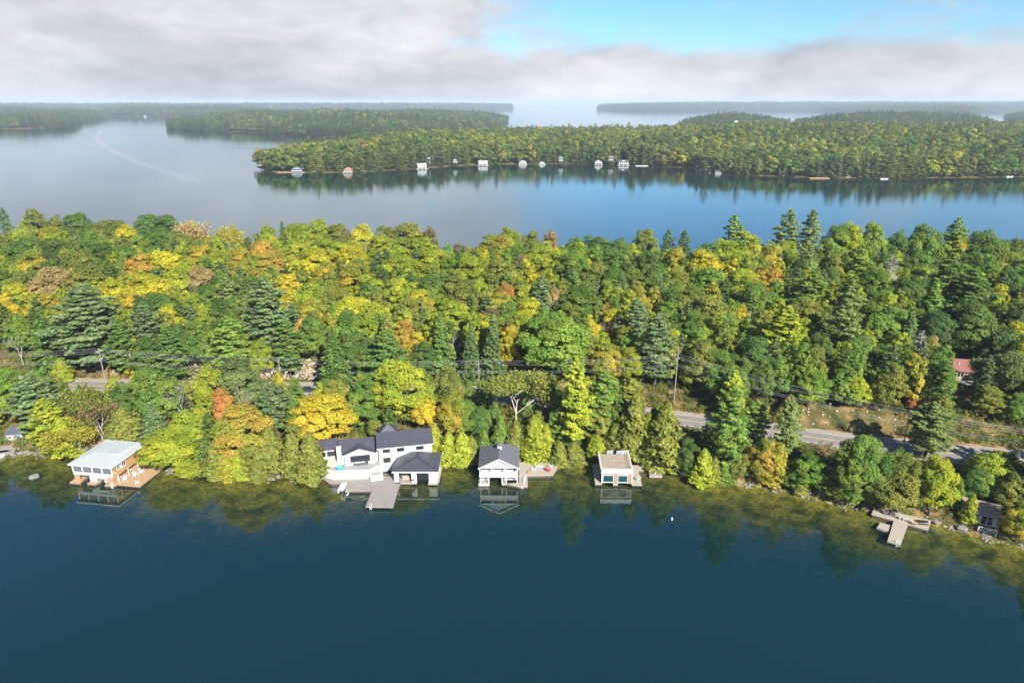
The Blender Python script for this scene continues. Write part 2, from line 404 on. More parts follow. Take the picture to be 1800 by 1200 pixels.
w3 = N.new('ShaderNodeTexNoise'); w3.inputs['Scale'].default_value = 1.0; w3.inputs['Detail'].default_value = 4; w3.inputs['Roughness'].default_value = .6
mp3 = N.new('ShaderNodeMapping'); mp3.inputs['Scale'].default_value = (.035, .15, 1); mp3.inputs['Rotation'].default_value = (0, 0, .10); L_.new(geo.outputs['Position'], mp3.inputs[0]); L_.new(mp3.outputs[0], w3.inputs['Vector'])
hsum = N.new('ShaderNodeMath'); hsum.operation = 'MULTIPLY_ADD'; L_.new(w3.outputs['Fac'], hsum.inputs[0]); hsum.inputs[1].default_value = 3.0; L_.new(w1.outputs['Fac'], hsum.inputs[2])
spy = N.new('ShaderNodeSeparateXYZ'); L_.new(geo.outputs['Position'], spy.inputs[0])
lee = N.new('ShaderNodeMapRange'); lee.inputs[1].default_value = 280; lee.inputs[2].default_value = 460; lee.inputs[3].default_value = 1.0; lee.inputs[4].default_value = 2.6; L_.new(spy.outputs[1], lee.inputs[0])   # calm in the lee of the peninsula
wst = N.new('ShaderNodeMath'); wst.operation = 'MULTIPLY'; L_.new(wind.outputs[0], wst.inputs[0]); L_.new(lee.outputs[0], wst.inputs[1])
bp = N.new('ShaderNodeBump'); bp.inputs['Distance'].default_value = .03; L_.new(wst.outputs[0], bp.inputs['Strength']); L_.new(hsum.outputs[0], bp.inputs['Height'])
lw = N.new('ShaderNodeLayerWeight'); lw.inputs['Blend'].default_value = .5; L_.new(bp.outputs[0], lw.inputs['Normal'])
pw = N.new('ShaderNodeMath'); pw.operation = 'POWER'; L_.new(lw.outputs['Facing'], pw.inputs[0]); pw.inputs[1].default_value = 4.2
fr = N.new('ShaderNodeMath'); fr.operation = 'MULTIPLY_ADD'; L_.new(pw.outputs[0], fr.inputs[0]); fr.inputs[1].default_value = .91; fr.inputs[2].default_value = .080
gl = N.new('ShaderNodeBsdfGlossy'); gl.inputs['Roughness'].default_value = .045; gl.inputs['Color'].default_value = (.86, .96, 1.0, 1); L_.new(bp.outputs[0], gl.inputs['Normal'])
tr = N.new('ShaderNodeBsdfTransparent'); tr.inputs[0].default_value = (.80, .88, .74, 1)
df = N.new('ShaderNodeBsdfDiffuse'); df.inputs[0].default_value = (.0004, .017, .0185, 1)
bd = N.new('ShaderNodeMixShader'); L_.new(dp.outputs['Fac'], bd.inputs[0]); L_.new(tr.outputs[0], bd.inputs[1]); L_.new(df.outputs[0], bd.inputs[2])
ws = N.new('ShaderNodeMixShader'); L_.new(fr.outputs[0], ws.inputs[0]); L_.new(bd.outputs[0], ws.inputs[1]); L_.new(gl.outputs[0], ws.inputs[2])
L_.new(ws.outputs[0], out.inputs[0])
M_water = m
F_ = grid_faces(len(GX), len(GY))
hv = HH.ravel()
F_ = F_[(hv[F_] < 1.2).any(1)]
me = np_mesh('lake', np.stack([XX.ravel(), YY.ravel(), np.zeros(XX.size)], 1), F_, M_water)
at = me.attributes.new('deep', 'FLOAT', 'POINT')
at.data.foreach_set('value', np.clip(1 - np.exp(np.minimum(hv, 0) / 1.55), 0, 1).astype(np.float32))
o = link('lake', me); o['kind'] = 'structure'

# road with its gravel shoulders and painted lines
def ribbon(name, x0, x1, off0, off1, z, mt, step=3.0, dash=None):
    xs = np.arange(x0, x1, step); ys = y_road(xs)
    tx = np.gradient(xs); ty = np.gradient(ys); ln = np.hypot(tx, ty); nx, ny = -ty / ln, tx / ln
    A = np.stack([xs + nx * off0, ys + ny * off0, np.full_like(xs, z)], 1); B = np.stack([xs + nx * off1, ys + ny * off1, np.full_like(xs, z)], 1)
    V = np.concatenate([A, B]); n = len(xs)
    i = np.arange(n - 1); F = np.stack([i, i + 1, i + n + 1, i + n], 1)
    return np_mesh(name, V, F, mt)
M_asphalt = mat('worn_asphalt', (.19, .18, .172), .9, .24, .5, stretch=(1, 1, 1))
M_gravel = mat('gravel_shoulder', (.29, .24, .18), .95, .25, 1.5)
M_line = mat('road_paint_white', (.72, .71, .68), .8, .12, 1)
M_yellow = mat('road_paint_yellow', (.62, .40, .07), .8, .12, 1)
road = link('road', ribbon('road', -400, 400, -4.0, 4.0, 6.06, M_asphalt)); road['kind'] = 'structure'
for nm, a, b, z, mt in (('shoulder', -6.2, -4.0, 6.03, M_gravel), ('shoulder', 4.0, 6.2, 6.03, M_gravel), ('edge_line', -3.55, -3.4, 6.075, M_line), ('edge_line', 3.4, 3.55, 6.075, M_line), ('centre_line', -.2, -.06, 6.075, M_yellow), ('centre_line', .06, .2, 6.075, M_yellow)):
    link(nm, ribbon(nm, -400, 400, a, b, z, mt), road)

# ------------------------------------------------------------------ tree makers
def leaf_faces(C, Nn, S, asp, rng):
    Nn = Nn / (np.linalg.norm(Nn, axis=1, keepdims=True) + 1e-9)
    R = rng.normal(size=Nn.shape)
    T = np.cross(Nn, R); T /= np.linalg.norm(T, axis=1, keepdims=True) + 1e-9
    B = np.cross(Nn, T)
    S = S[:, None]
    j = lambda: 1 + rng.uniform(-.35, .35, (len(C), 1))
    V = np.stack([C - T * S * asp * j() - B * S * .25 * j(), C + B * S * -j(), C + T * S * asp * j() + B * S * .25 * j(), C + B * S * j()], 1).reshape(-1, 3)
    F = np.arange(len(C) * 4).reshape(-1, 4)
    return V, F

def crown_mesh(name, C, Nn, S, asp, blend, rng, mt, lum=None):
    V, F = leaf_faces(C, Nn, S, asp, rng)
    me = np_mesh(name, V, F, mt)
    a = me.attributes.new('lv', 'FLOAT_COLOR', 'FACE')
    d = np.zeros((len(F), 4), np.float32); d[:, 0] = np.clip(blend, 0, 1); d[:, 1] = rng.uniform(0, 1, len(F)) if lum is None else np.clip(.5 * rng.uniform(0, 1, len(F)) + .5 * lum, 0, 1); d[:, 3] = 1
    a.data.foreach_set('color', d.ravel())
    return me

def rand_dirs(n, rng):
    d = rng.normal(size=(n, 3)); return d / np.linalg.norm(d, axis=1, keepdims=True)

def maple(seed, mt, lobes=120, per=150, leaf=.185, W=10.0, H=20.0, droop=0.0):
    """broad crown 10 m across on a 20 m tree; returns crown mesh and wood mesh"""
    rng = np.random.default_rng(seed)
    z0 = H * rng.uniform(.07, .13); ch = H - z0; cz = z0 + ch * .50; zt = H * .3
    Cs, Ns, Bl, tips, Lb = [], [], [], [], []
    lean = rng.normal(size=2) * .4; ph = rng.uniform(0, 6.28)
    for i in range(lobes):
        dz = 1 - 1.75 * (i + .5) / lobes; da = i * 2.39996 + ph
        d = np.array([math.sqrt(max(0, 1 - dz * dz)) * math.cos(da), math.sqrt(max(0, 1 - dz * dz)) * math.sin(da), dz]) + rng.normal(size=3) * .13
        d /= np.linalg.norm(d)
        r = rng.uniform(.40, 1.25) ** .5
        prof = 1.05 - .18 * d[2]
        pos = np.array([d[0] * r * W * .39 * prof + lean[0] * d[2], d[1] * r * W * .39 * prof + lean[1] * d[2], cz + d[2] * r * ch * .44])
        R = W * rng.uniform(.06, .135) * (1.0 if lobes > 40 else 1.5)
        n = int(per * (R / (W * (.10 if lobes > 40 else .15))) ** 2)
        q = rand_dirs(n * 2, rng)
        outw = pos - np.array([0, 0, cz - ch * .15]); outw /= np.linalg.norm(outw) + 1e-6
        q = q[(q @ outw > -.35) & (q[:, 2] > -.75)][:n]
        rr = R * (.72 + .42 * rng.random((len(q), 1)))
        bump = 1 + .22 * np.sin(q[:, :1] * 7 + i) * np.sin(q[:, 1:2] * 6 + 2 * i) * np.sin(q[:, 2:] * 7 + i * .5)
        Cs.append(pos + q * rr * bump * np.array([1, 1, 1.0])); Ns.append(q * .6 + outw * .55 + rng.normal(size=q.shape) * .38 + np.array([0, 0, .1]))
        Bl.append(np.clip(.5 + .55 * math.sin(d[0] * 2.3 + ph) * math.cos(d[1] * 2.1 + d[2] * 2 + ph) + rng.normal() * .22 + rng.normal(size=len(q)) * .17, 0, 1)); Lb.append(np.full(len(q), rng.uniform(0, 1))); tips.append(pos)
    C = np.concatenate(Cs); C[:, 2] -= max(0, C[:, 2].max() - H)
    me = crown_mesh('crown', C, np.concatenate(Ns), rng.uniform(.65, 1.25, len(C)) * leaf, .9, np.concatenate(Bl), rng, mt, np.concatenate(Lb))
    mb = MB(); mb.tube((0, 0, -.6), (0, 0, zt), .34, .24, 6); mb.tube((0, 0, zt), (lean[0], lean[1], cz + ch * .2), .24, .09, 5)
    for t in tips[:9]: mb.tube((0, 0, zt * rng.uniform(.8, 1.15)), tuple(t), .11, .035, 4)
    return me, mb.mesh('trunk', M_bark)

def pine(seed, mt, levels=19, W=9.0, H=24.0, per=96, leaf=.21, sparse=1.0, low=.2, shape='white', branches=5):
    rng = np.random.default_rng(seed)
    Cs, Ns, Bl = [], [], []
    mb = MB(); mb.tube((0, 0, -.6), (0, 0, H * .5), .33, .22, 6); mb.tube((0, 0, H * .5), (0, 0, H * .985), .22, .03, 5)
    for k in range(levels):
        f = k / (levels - 1)
        z = H * (low + (1 - low) * f ** .95) - .4
        if shape == 'white':
            prof = (1 - f ** 2.1) ** .72 * .92 + .12 if f > .25 else .70 + f
            prof *= rng.uniform(.72, 1.15)
        else: prof = (1 - f) ** .9 + .05
        nb = branches if f < .85 else max(3, branches - 1)
        a0 = rng.uniform(0, 6.28)
        for b in range(nb):
            if rng.random() > sparse: continue
            a = a0 + b * 2 * PI / nb + rng.normal() * .25
            ln = W / 2 * prof * rng.uniform(.7, 1.12)
            if shape == 'white' and rng.random() < .12: ln *= .55
            rise = ln * (rng.uniform(.05, .28) if shape == 'white' else rng.uniform(-.32, -.12)) + .15 * f
            d = np.array([math.cos(a), math.sin(a), 0])
            tip = np.array([0, 0, z]) + d * ln + np.array([0, 0, rise])
            mb.tube((0, 0, z), tuple(tip), .055, .02, 3)
            n = max(10, int(per * (.35 + ln / (W / 2) * .75)))
            t = rng.uniform(.22, 1.04, n) ** .75
            wd = np.sin(np.clip(t, 0, 1) * PI * .86 + .2) * ln * .30 + .12
            s = rng.uniform(-1, 1, n)
            side = np.array([-d[1], d[0], 0])
            P = np.array([0, 0, z]) + t[:, None] * (tip - np.array([0, 0, z])) + (s * wd)[:, None] * side
            P[:, 2] += rng.normal(size=n) * .13 + .20 * (1 - s * s) + .10
            Cs.append(P); Ns.append(np.array([0, 0, 1.0]) + d * .35 + rng.normal(size=(n, 3)) * .42)
            Bl.append(np.clip(rng.uniform(0, .7) + rng.normal(size=n) * .18 + .25 * t, 0, 1))
    n = int(per * .8); t = rng.random(n)
    Cs.append(np.stack([rng.normal(size=n) * .22, rng.normal(size=n) * .22, H - .2 - t * 1.8], 1)); Ns.append(rng.normal(size=(n, 3)) + np.array([0, 0, .6])); Bl.append(rng.random(n))
    C = np.concatenate(Cs)
    me = crown_mesh('crown', C, np.concatenate(Ns), rng.uniform(.7, 1.3, len(C)) * leaf, 1.25, np.concatenate(Bl), rng, mt)
    return me, mb.mesh('trunk', M_bark)

def cedar(seed, mt, n=4200, W=4.4, H=11.0, leaf=.19):
    rng = np.random.default_rng(seed)
    f = rng.random(n) ** 1.25
    a = rng.uniform(0, 2 * PI, n)
    k = rng.uniform(0, 6.28, 6)
    prof = np.clip((1 - f) ** .72 * (.80 + .35 * np.minimum(f * 5, 1) ** .6), 0, 1.2)
    lump = 1 + .16 * np.sin(3 * a + k[0] + f * 9) + .13 * np.sin(5 * a + k[1] - f * 17) + .12 * np.sin(f * 31 + k[2] + 2 * a) + .08 * np.sin(9 * a + f * 40 + k[3])
    r = W / 2 * prof * lump * rng.uniform(.74, 1.06, n)
    C = np.stack([r * np.cos(a), r * np.sin(a), .3 + f * (H - .3)], 1)
    Nn = np.stack([np.cos(a), np.sin(a), np.full(n, .45)], 1) + rng.normal(size=(n, 3)) * .5
    bl = np.clip(.5 + .4 * np.sin(3 * a + f * 9 + k[4]) * np.sin(f * 13 + k[5]) + rng.normal(size=n) * .2, 0, 1)
    me = crown_mesh('crown', C, Nn, rng.uniform(.7, 1.3, n) * leaf, 1.3, bl, rng, mt)
    mb = MB(); mb.tube((0, 0, -.5), (0, 0, H * .9), .17, .03, 5)
    return me, mb.mesh('trunk', M_bark)

def branching(mb, p, d, ln, r, depth, rng, spread=.55, tips=None):
    q = p + d * ln
    mb.tube(tuple(p), tuple(q), r, r * .62, 4 if depth > 1 else 3)
    if depth == 0:
        if tips is not None: tips.append(q)
        return
    for i in range(rng.integers(2, 4)):
        nd = d + Vector(rng.normal(size=3)) * spread + Vector((0, 0, .15)); nd.normalize()
        branching(mb, q - d * (ln * rng.uniform(0, .35)), nd, ln * rng.uniform(.6, .82), r * .58, depth - 1, rng, spread, tips)

def bare(seed, mt=None, H=13.0, bark=None):
    rng = np.random.default_rng(seed); mb = MB()
    for k in range(rng.integers(1, 3)):
        d = Vector((rng.normal() * .12, rng.normal() * .12, 1)).normalized()
        branching(mb, Vector((rng.normal() * .3 * k, rng.normal() * .3 * k, -.4)), d, H * .36, .17, 5, rng, .38)
    zmax = max(v[2] for v in mb.v); s = H / zmax
    mb.v = [(x * s, y * s, z * s) for x, y, z in mb.v]
    return None, mb.mesh('trunk', bark or M_greybark)

def dead_pine(seed, H=20.0):
    rng = np.random.default_rng(seed); mb = MB(); mb.tube((0, 0, -.4), (0, 0, H), .26, .04, 6)
    for k in range(120):
        f = rng.uniform(.12, .98); a = rng.uniform(0, 6.28); ln = 3.6 * (1 - f * .8) * rng.uniform(.4, 1.1)
        p = Vector((0, 0, f * H)); d = Vector((math.cos(a), math.sin(a), rng.uniform(-.05, .35))).normalized()
        mb.tube(tuple(p), tuple(p + d * ln), .085, .03, 3)
        for j in range(3):
            e = (d + Vector(rng.normal(size=3)) * .5).normalized(); s = p + d * ln * rng.uniform(.4, .95)
            mb.tube(tuple(s), tuple(s + e * ln * .4), .05, .02, 3)
    return None, mb.mesh('trunk', M_greybark)

def birch(seed, mt, H=12.0, per=38, leaf=.17):
    rng = np.random.default_rng(seed); mb = MB(); tips = []
    for k in range(3):
        d = Vector((rng.normal() * .16, rng.normal() * .16, 1)).normalized()
        branching(mb, Vector((rng.normal() * .4, rng.normal() * .4, -.4)), d, H * .40, .11, 4, rng, .36, tips)
    zmax = max(v[2] for v in mb.v); s = H / zmax
    mb.v = [(x * s, y * s, z * s) for x, y, z in mb.v]
    C = np.concatenate([np.array(t * s) + rng.normal(size=(per, 3)) * np.array([.62, .62, .55]) for t in tips])
    C = C[C[:, 2] > 1.0]
    me = crown_mesh('crown', C, rng.normal(size=C.shape) + np.array([0, 0, .5]), rng.uniform(.7, 1.3, len(C)) * leaf, 1.0, rng.random(len(C)), rng, mt)
    return me, mb.mesh('trunk', M_birchbark)

def open_tree(seed, mt, H=15.0, per=120, leaf=.19, bark=None):
    """thin umbrella crown on pale limbs"""
    rng = np.random.default_rng(seed); mb = MB(); tips = []
    branching(mb, Vector((0, 0, -.4)), Vector((0, 0, 1)), H * .45, .26, 5, rng, .62, tips)
    zmax = max(v[2] for v in mb.v); s = H / zmax
    mb.v = [(x * s, y * s, z * s) for x, y, z in mb.v]
    C = np.concatenate([np.array(t * s) + rng.normal(size=(per, 3)) * np.array([.75, .75, .42]) for t in tips])
    me = crown_mesh('crown', C, rng.normal(size=C.shape) * .6 + np.array([0, 0, 1]), rng.uniform(.7, 1.3, len(C)) * leaf, 1.0, rng.random(len(C)), rng, mt)
    return me, mb.mesh('trunk', bark or M_birchbark)

# colours of leaves: two ends that each crown mixes
TINT = {
    'green': ((.120, .215, .048), (.210, .285, .056)), 'dark green': ((.095, .170, .046), (.155, .225, .054)),
    'bright green': ((.140, .245, .046), (.240, .325, .054)), 'olive': ((.175, .220, .050), (.280, .280, .060)),
    'yellow-green': ((.235, .310, .040), (.390, .400, .046)), 'yellow': ((.370, .390, .042), (.580, .480, .048)),
    'golden': ((.440, .400, .045), (.590, .440, .050)), 'orange': ((.400, .330, .058), (.540, .310, .075)),
    'orange-tipped': ((.225, .280, .044), (.480, .360, .056)), 'rust': ((.320, .255, .105), (.410, .300, .135)),
    'red': ((.350, .240, .060), (.540, .220, .080)), 'blue-green': ((.120, .180, .082), (.185, .245, .100)),
    'dark': ((.085, .145, .052), (.135, .195, .064)), 'soft green': ((.155, .215, .072), (.235, .280, .086)),
    'brown': ((.195, .165, .080), (.280, .215, .095)), 'yellow and red': ((.240, .290, .046), (.460, .310, .064)),
}
KINDS = {   # name -> (makers of the variants, natural width, natural height, category word)
    'maple_tree': ([maple(100 + i, M_leaf) for i in range(12)], 10.0, 20.0, 'maple'),
    'pine_tree': ([pine(200 + i, M_leaf) for i in range(6)], 9.0, 24.0, 'pine'),
    'spruce_tree': ([pine(260 + i, M_leaf, levels=24, W=7.0, H=20.0, per=40, low=.08, shape='spruce', branches=6) for i in range(3)], 7.0, 20.0, 'spruce'),
    'cedar_tree': ([cedar(300 + i, M_leaf) for i in range(5)], 4.4, 11.0, 'cedar'),
    'birch_tree': ([birch(340 + i, M_leaf) for i in range(3)], 6.0, 12.0, 'birch'),
    'ash_tree': ([open_tree(360 + i, M_leaf) for i in range(2)], 9.0, 15.0, 'ash'),
    'bare_tree': ([bare(380 + i) for i in range(4)], 6.0, 13.0, 'bare tree'),
    'dead_pine_tree': ([dead_pine(390 + i) for i in range(2)], 6.0, 20.0, 'dead pine'),
}
# every tree that the photograph lets one pick out: kind, colour, apex in the photo (u, v), crown width in its pixels, height in metres; a base row fixes the foot instead
m_, p_, c_, s_, b_, o_, x_, d_ = 'maple_tree', 'pine_tree', 'cedar_tree', 'spruce_tree', 'birch_tree', 'ash_tree', 'bare_tree', 'dead_pine_tree'
G_, DG, BG, OL, YG, YE, GO, OR, OT, RU, RE, BL, DK, SG, BR, YR = 'green', 'dark green', 'bright green', 'olive', 'yellow-green', 'yellow', 'golden', 'orange', 'orange-tipped', 'rust', 'red', 'blue-green', 'dark', 'soft green', 'brown', 'yellow and red'
T = [
 # far edge, left to right
 (p_, DK, 3, 366, 22, 22), (m_, OL, 53, 363, 46, 22), (m_, OL, 90, 378, 36, 20), (m_, DG, 133, 373, 52, 21), (m_, YG, 43, 383, 52, 20), (m_, OL, 187, 385, 62, 20), (m_, DG, 247, 376, 58, 21), (m_, DG, 284, 377, 52, 21),
 (m_, YE, 220, 393, 40, 20), (b_, RU, 333, 393, 30, 18), (b_, OT, 372, 406, 26, 17), (b_, OT, 402, 402, 28, 18), (m_, YG, 467, 392, 44, 20), (p_, DK, 495, 390, 20, 21), (m_, YG, 520, 390, 50, 20), (m_, YG, 556, 386, 56, 21), (m_, OL, 594, 392, 48, 20),
 (m_, YE, 637, 392, 52, 20), (m_, OL, 675, 396, 46, 20), (m_, OL, 717, 391, 62, 21), (m_, BR, 755, 397, 30, 20), (m_, BR, 803, 428, 28, 15), (m_, YG, 898, 397, 42, 21), (m_, OL, 934, 403, 42, 20), (m_, RU, 967, 402, 30, 19), (m_, OT, 866, 411, 62, 20),
 (m_, G_, 1007, 417, 40, 19), (m_, DG, 1050, 412, 48, 20), (m_, DG, 1084, 418, 44, 20), (m_, OL, 1130, 403, 54, 20), (p_, DK, 1176, 404, 28, 22), (p_, DK, 1204, 406, 28, 22), (m_, G_, 1243, 425, 40, 19), (p_, G_, 1293, 379, 50, 26), (m_, YG, 1323, 407, 58, 20), (m_, YG, 1282, 418, 50, 20),
 (p_, SG, 1390, 369, 52, 28), (p_, SG, 1431, 370, 50, 28), (m_, BG, 1478, 393, 50, 20), (m_, YG, 1508, 389, 46, 20), (m_, BG, 1545, 389, 44, 20), (m_, DG, 1580, 403, 36, 19), (m_, G_, 1634, 391, 50, 21), (p_, G_, 1687, 384, 44, 24), (m_, DG, 1725, 402, 60, 20), (m_, G_, 1767, 420, 54, 18), (m_, OL, 1794, 417, 36, 18),
 # second rank
 (m_, OT, 85, 397, 36, 18), (m_, DG, 27, 422, 62, 20), (m_, OT, 43, 440, 60, 20), (m_, DG, 92, 420, 58, 20), (m_, OL, 140, 438, 60, 20), (m_, DG, 175, 422, 58, 20), (m_, G_, 217, 430, 50, 19), (m_, G_, 272, 410, 52, 20), (m_, OL, 318, 408, 54, 19), (m_, OR, 247, 443, 58, 20), (m_, YE, 290, 437, 54, 20), (m_, YG, 312, 466, 46, 18),
 (m_, OT, 353, 430, 48, 19), (m_, YG, 384, 440, 44, 18), (m_, RU, 350, 466, 50, 18), (m_, OR, 463, 421, 46, 20), (m_, OT, 421, 436, 44, 19), (m_, YR, 474, 441, 58, 20), (m_, GO, 494, 482, 56, 20), (m_, YE, 550, 436, 62, 20), (m_, OT, 575, 457, 56, 20), (m_, YG, 520, 418, 54, 19), (m_, YG, 588, 420, 54, 19),
 (m_, YE, 612, 431, 50, 19), (m_, YG, 680, 414, 58, 20), (m_, YG, 733, 417, 58, 20), (m_, YG, 700, 440, 56, 20), (m_, YG, 764, 438, 60, 20), (m_, BG, 790, 452, 50, 18), (m_, YG, 838, 450, 62, 20), (m_, OL, 890, 456, 60, 20), (m_, YG, 953, 423, 56, 20), (m_, YG, 974, 440, 50, 19), (m_, G_, 1010, 443, 58, 20), (m_, BR, 915, 447, 24, 17),
 (m_, DG, 1083, 437, 58, 20), (m_, OL, 1046, 459, 50, 19), (m_, OT, 1184, 432, 50, 19), (m_, DG, 1140, 440, 52, 20), (m_, YE, 1247, 440, 56, 20), (m_, YG, 1306, 440, 56, 19), (m_, OT, 1354, 427, 56, 20), (m_, YG, 1387, 422, 34, 19), (p_, SG, 1421, 424, 50, 24), (m_, OT, 1462, 427, 52, 18), (p_, G_, 1511, 434, 56, 23), (m_, YG, 1500, 413, 46, 18),
 (m_, DG, 1580, 420, 56, 20), (m_, G_, 1634, 414, 52, 19), (m_, OT, 1684, 407, 44, 18), (m_, DG, 1720, 428, 52, 19), (m_, OL, 1767, 440, 52, 18), (m_, G_, 1215, 446, 44, 18),
 # third rank
 (m_, RU, 97, 465, 64, 19), (m_, RU, 66, 487, 44, 18), (m_, OL, 37, 477, 44, 19), (m_, OL, 147, 463, 62, 20), (m_, YE, 200, 487, 50, 19), (m_, YE, 246, 482, 54, 19), (m_, YE, 278, 486, 50, 18), (m_, YE, 20, 500, 50, 18), (m_, GO, 12, 527, 44, 17), (m_, OT, 90, 513, 50, 17), (m_, GO, 216, 507, 42, 17), (m_, DG, 273, 513, 58, 18), (m_, G_, 360, 500, 52, 18), (p_, SG, 397, 484, 46, 22), (m_, OR, 307, 510, 28, 16), (m_, YG, 337, 517, 46, 17), (m_, YE, 297, 541, 42, 16), (p_, BL, 460, 490, 82, 29), (p_, BL, 250, 533, 50, 22), (m_, DG, 383, 527, 50, 18), (x_, SG, 412, 513, 30, 15), (m_, YG, 553, 497, 62, 19), (m_, OL, 584, 507, 56, 18), (m_, OT, 543, 523, 50, 17),
 (m_, OT, 627, 463, 62, 19), (m_, YG, 652, 484, 48, 18), (m_, YG, 700, 487, 52, 19), (m_, YE, 740, 508, 42, 17), (m_, G_, 750, 483, 54, 19), (m_, OL, 800, 473, 60, 20), (m_, OL, 812, 500, 60, 19), (m_, RE, 889, 496, 32, 18), (m_, OT, 872, 511, 54, 17), (m_, YG, 927, 499, 44, 18), (p_, BL, 953, 488, 42, 22), (m_, RU, 974, 500, 28, 17), (m_, G_, 1020, 503, 74, 19), (m_, G_, 1080, 464, 56, 20), (m_, OT, 1122, 502, 50, 18), (m_, DG, 1160, 467, 62, 20), (m_, G_, 1182, 507, 48, 18), (m_, OL, 1190, 470, 46, 19),
 (m_, BG, 1250, 467, 58, 20), (m_, YG, 1308, 468, 54, 19), (m_, OR, 1352, 470, 50, 18), (m_, DG, 1405, 452, 46, 19), (d_, SG, 1570, 447, 50, 24), (m_, G_, 1620, 447, 52, 19), (p_, DG, 1677, 447, 62, 24), (p_, DG, 1714, 474, 78, 25), (m_, DG, 1782, 473, 52, 19), (p_, G_, 1433, 477, 62, 23), (m_, G_, 1333, 497, 58, 19), (m_, OL, 1220, 500, 52, 19), (p_, SG, 1500, 493, 56, 24), (s_, G_, 1647, 490, 58, 24), (x_, BR, 1290, 520, 30, 14), (x_, SG, 1323, 537, 28, 15), (m_, DG, 1462, 470, 48, 18), (m_, G_, 1545, 470, 50, 19), (m_, DG, 1600, 480, 50, 19),
 # behind the road
 (p_, BL, 143, 504, 112, 31), (s_, DG, 67, 543, 62, 24), (m_, DG, 307, 570, 60, 17), (m_, G_, 353, 563, 50, 17), (p_, G_, 400, 557, 66, 22), (m_, YG, 457, 594, 42, 14), (m_, G_, 547, 553, 50, 17), (s_, DG, 583, 578, 62, 22), (x_, SG, 27, 580, 34, 14), (c_, GO, 233, 592, 30, 13), (p_, DG, 290, 574, 50, 20), (c_, YG, 103, 631, 28, 8), (p_, DG, 500, 566, 56, 20), (m_, OR, 527, 557, 26, 15), (p_, DG, 205, 566, 56, 20), (m_, OL, 415, 574, 44, 16), (m_, DG, 250, 595, 48, 15),
 (m_, YE, 620, 520, 60, 18), (m_, YG, 660, 527, 58, 18), (m_, OL, 733, 520, 60, 18), (m_, YG, 797, 527, 66, 18), (m_, YE, 933, 521, 44, 17), (m_, BR, 867, 541, 48, 16), (m_, YE, 1080, 541, 40, 16), (p_, BL, 1121, 527, 58, 22), (m_, OR, 1067, 530, 28, 15), (m_, BG, 615, 552, 60, 18), (s_, OL, 680, 553, 54, 21), (m_, OR, 710, 560, 30, 15), (m_, GO, 731, 585, 32, 13), (s_, DG, 773, 550, 50, 22), (s_, DK, 827, 570, 38, 20), (s_, DK, 866, 553, 44, 22), (m_, YE, 846, 548, 34, 16), (m_, GO, 896, 573, 34, 16), (m_, BG, 977, 550, 100, 21), (m_, GO, 1032, 553, 38, 17), (x_, BR, 1060, 560, 28, 14), (m_, OT, 1066, 598, 56, 15), (m_, OT, 1100, 572, 40, 15), (p_, BL, 1160, 552, 62, 24), (m_, YE, 1187, 580, 28, 14), (p_, DG, 676, 582, 66, 20), (m_, DG, 622, 584, 60, 17), (m_, YG, 915, 548, 40, 16), (x_, SG, 795, 577, 26, 13), (m_, G_, 1010, 590, 52, 15), (m_, YG, 1110, 612, 46, 13), (m_, DG, 740, 600, 46, 14), (m_, G_, 650, 612, 46, 13),
 (m_, OL, 1260, 523, 76, 19), (p_, YG, 1387, 540, 70, 25), (m_, OL, 1430, 524, 62, 20), (p_, SG, 1490, 527, 58, 25), (m_, G_, 1563, 534, 80, 19), (m_, DG, 1713, 527, 82, 21), (m_, YG, 1751, 528, 36, 17), (m_, DK, 1790, 540, 46, 18), (d_, SG, 1623, 580, 34, 18), (m_, RU, 1640, 588, 30, 14), (m_, OL, 1233, 594, 62, 17), (m_, G_, 1280, 617, 62, 16), (m_, BG, 1570, 607, 76, 16), (m_, BG, 1430, 650, 58, 12), (m_, YG, 1510, 660, 40, 10), (m_, OL, 1550, 658, 40, 10), (p_, YG, 1293, 652, 42, 16), (c_, RU, 1390, 694, 30, 8), (m_, G_, 1664, 640, 34, 12), (p_, DK, 1742, 628, 32, 16), (o_, SG, 1757, 619, 46, 17), (c_, RU, 1774, 640, 22, 11), (p_, OL, 1662, 694, 40, 12), (m_, OL, 1747, 682, 46, 9), (m_, G_, 1792, 690, 34, 10), (m_, DG, 1330, 590, 56, 18), (m_, DG, 1450, 585, 52, 18), (m_, DG, 1520, 590, 50, 17), (s_, DK, 1605, 545, 44, 21), (m_, RE, 1611, 697, 18, 5), (m_, DG, 1350, 628, 46, 14), (m_, DK, 1648, 545, 48, 19), (m_, DK, 1770, 580, 46, 17), (m_, RE, 1795, 600, 20, 12), (m_, G_, 1218, 545, 46, 17),
]
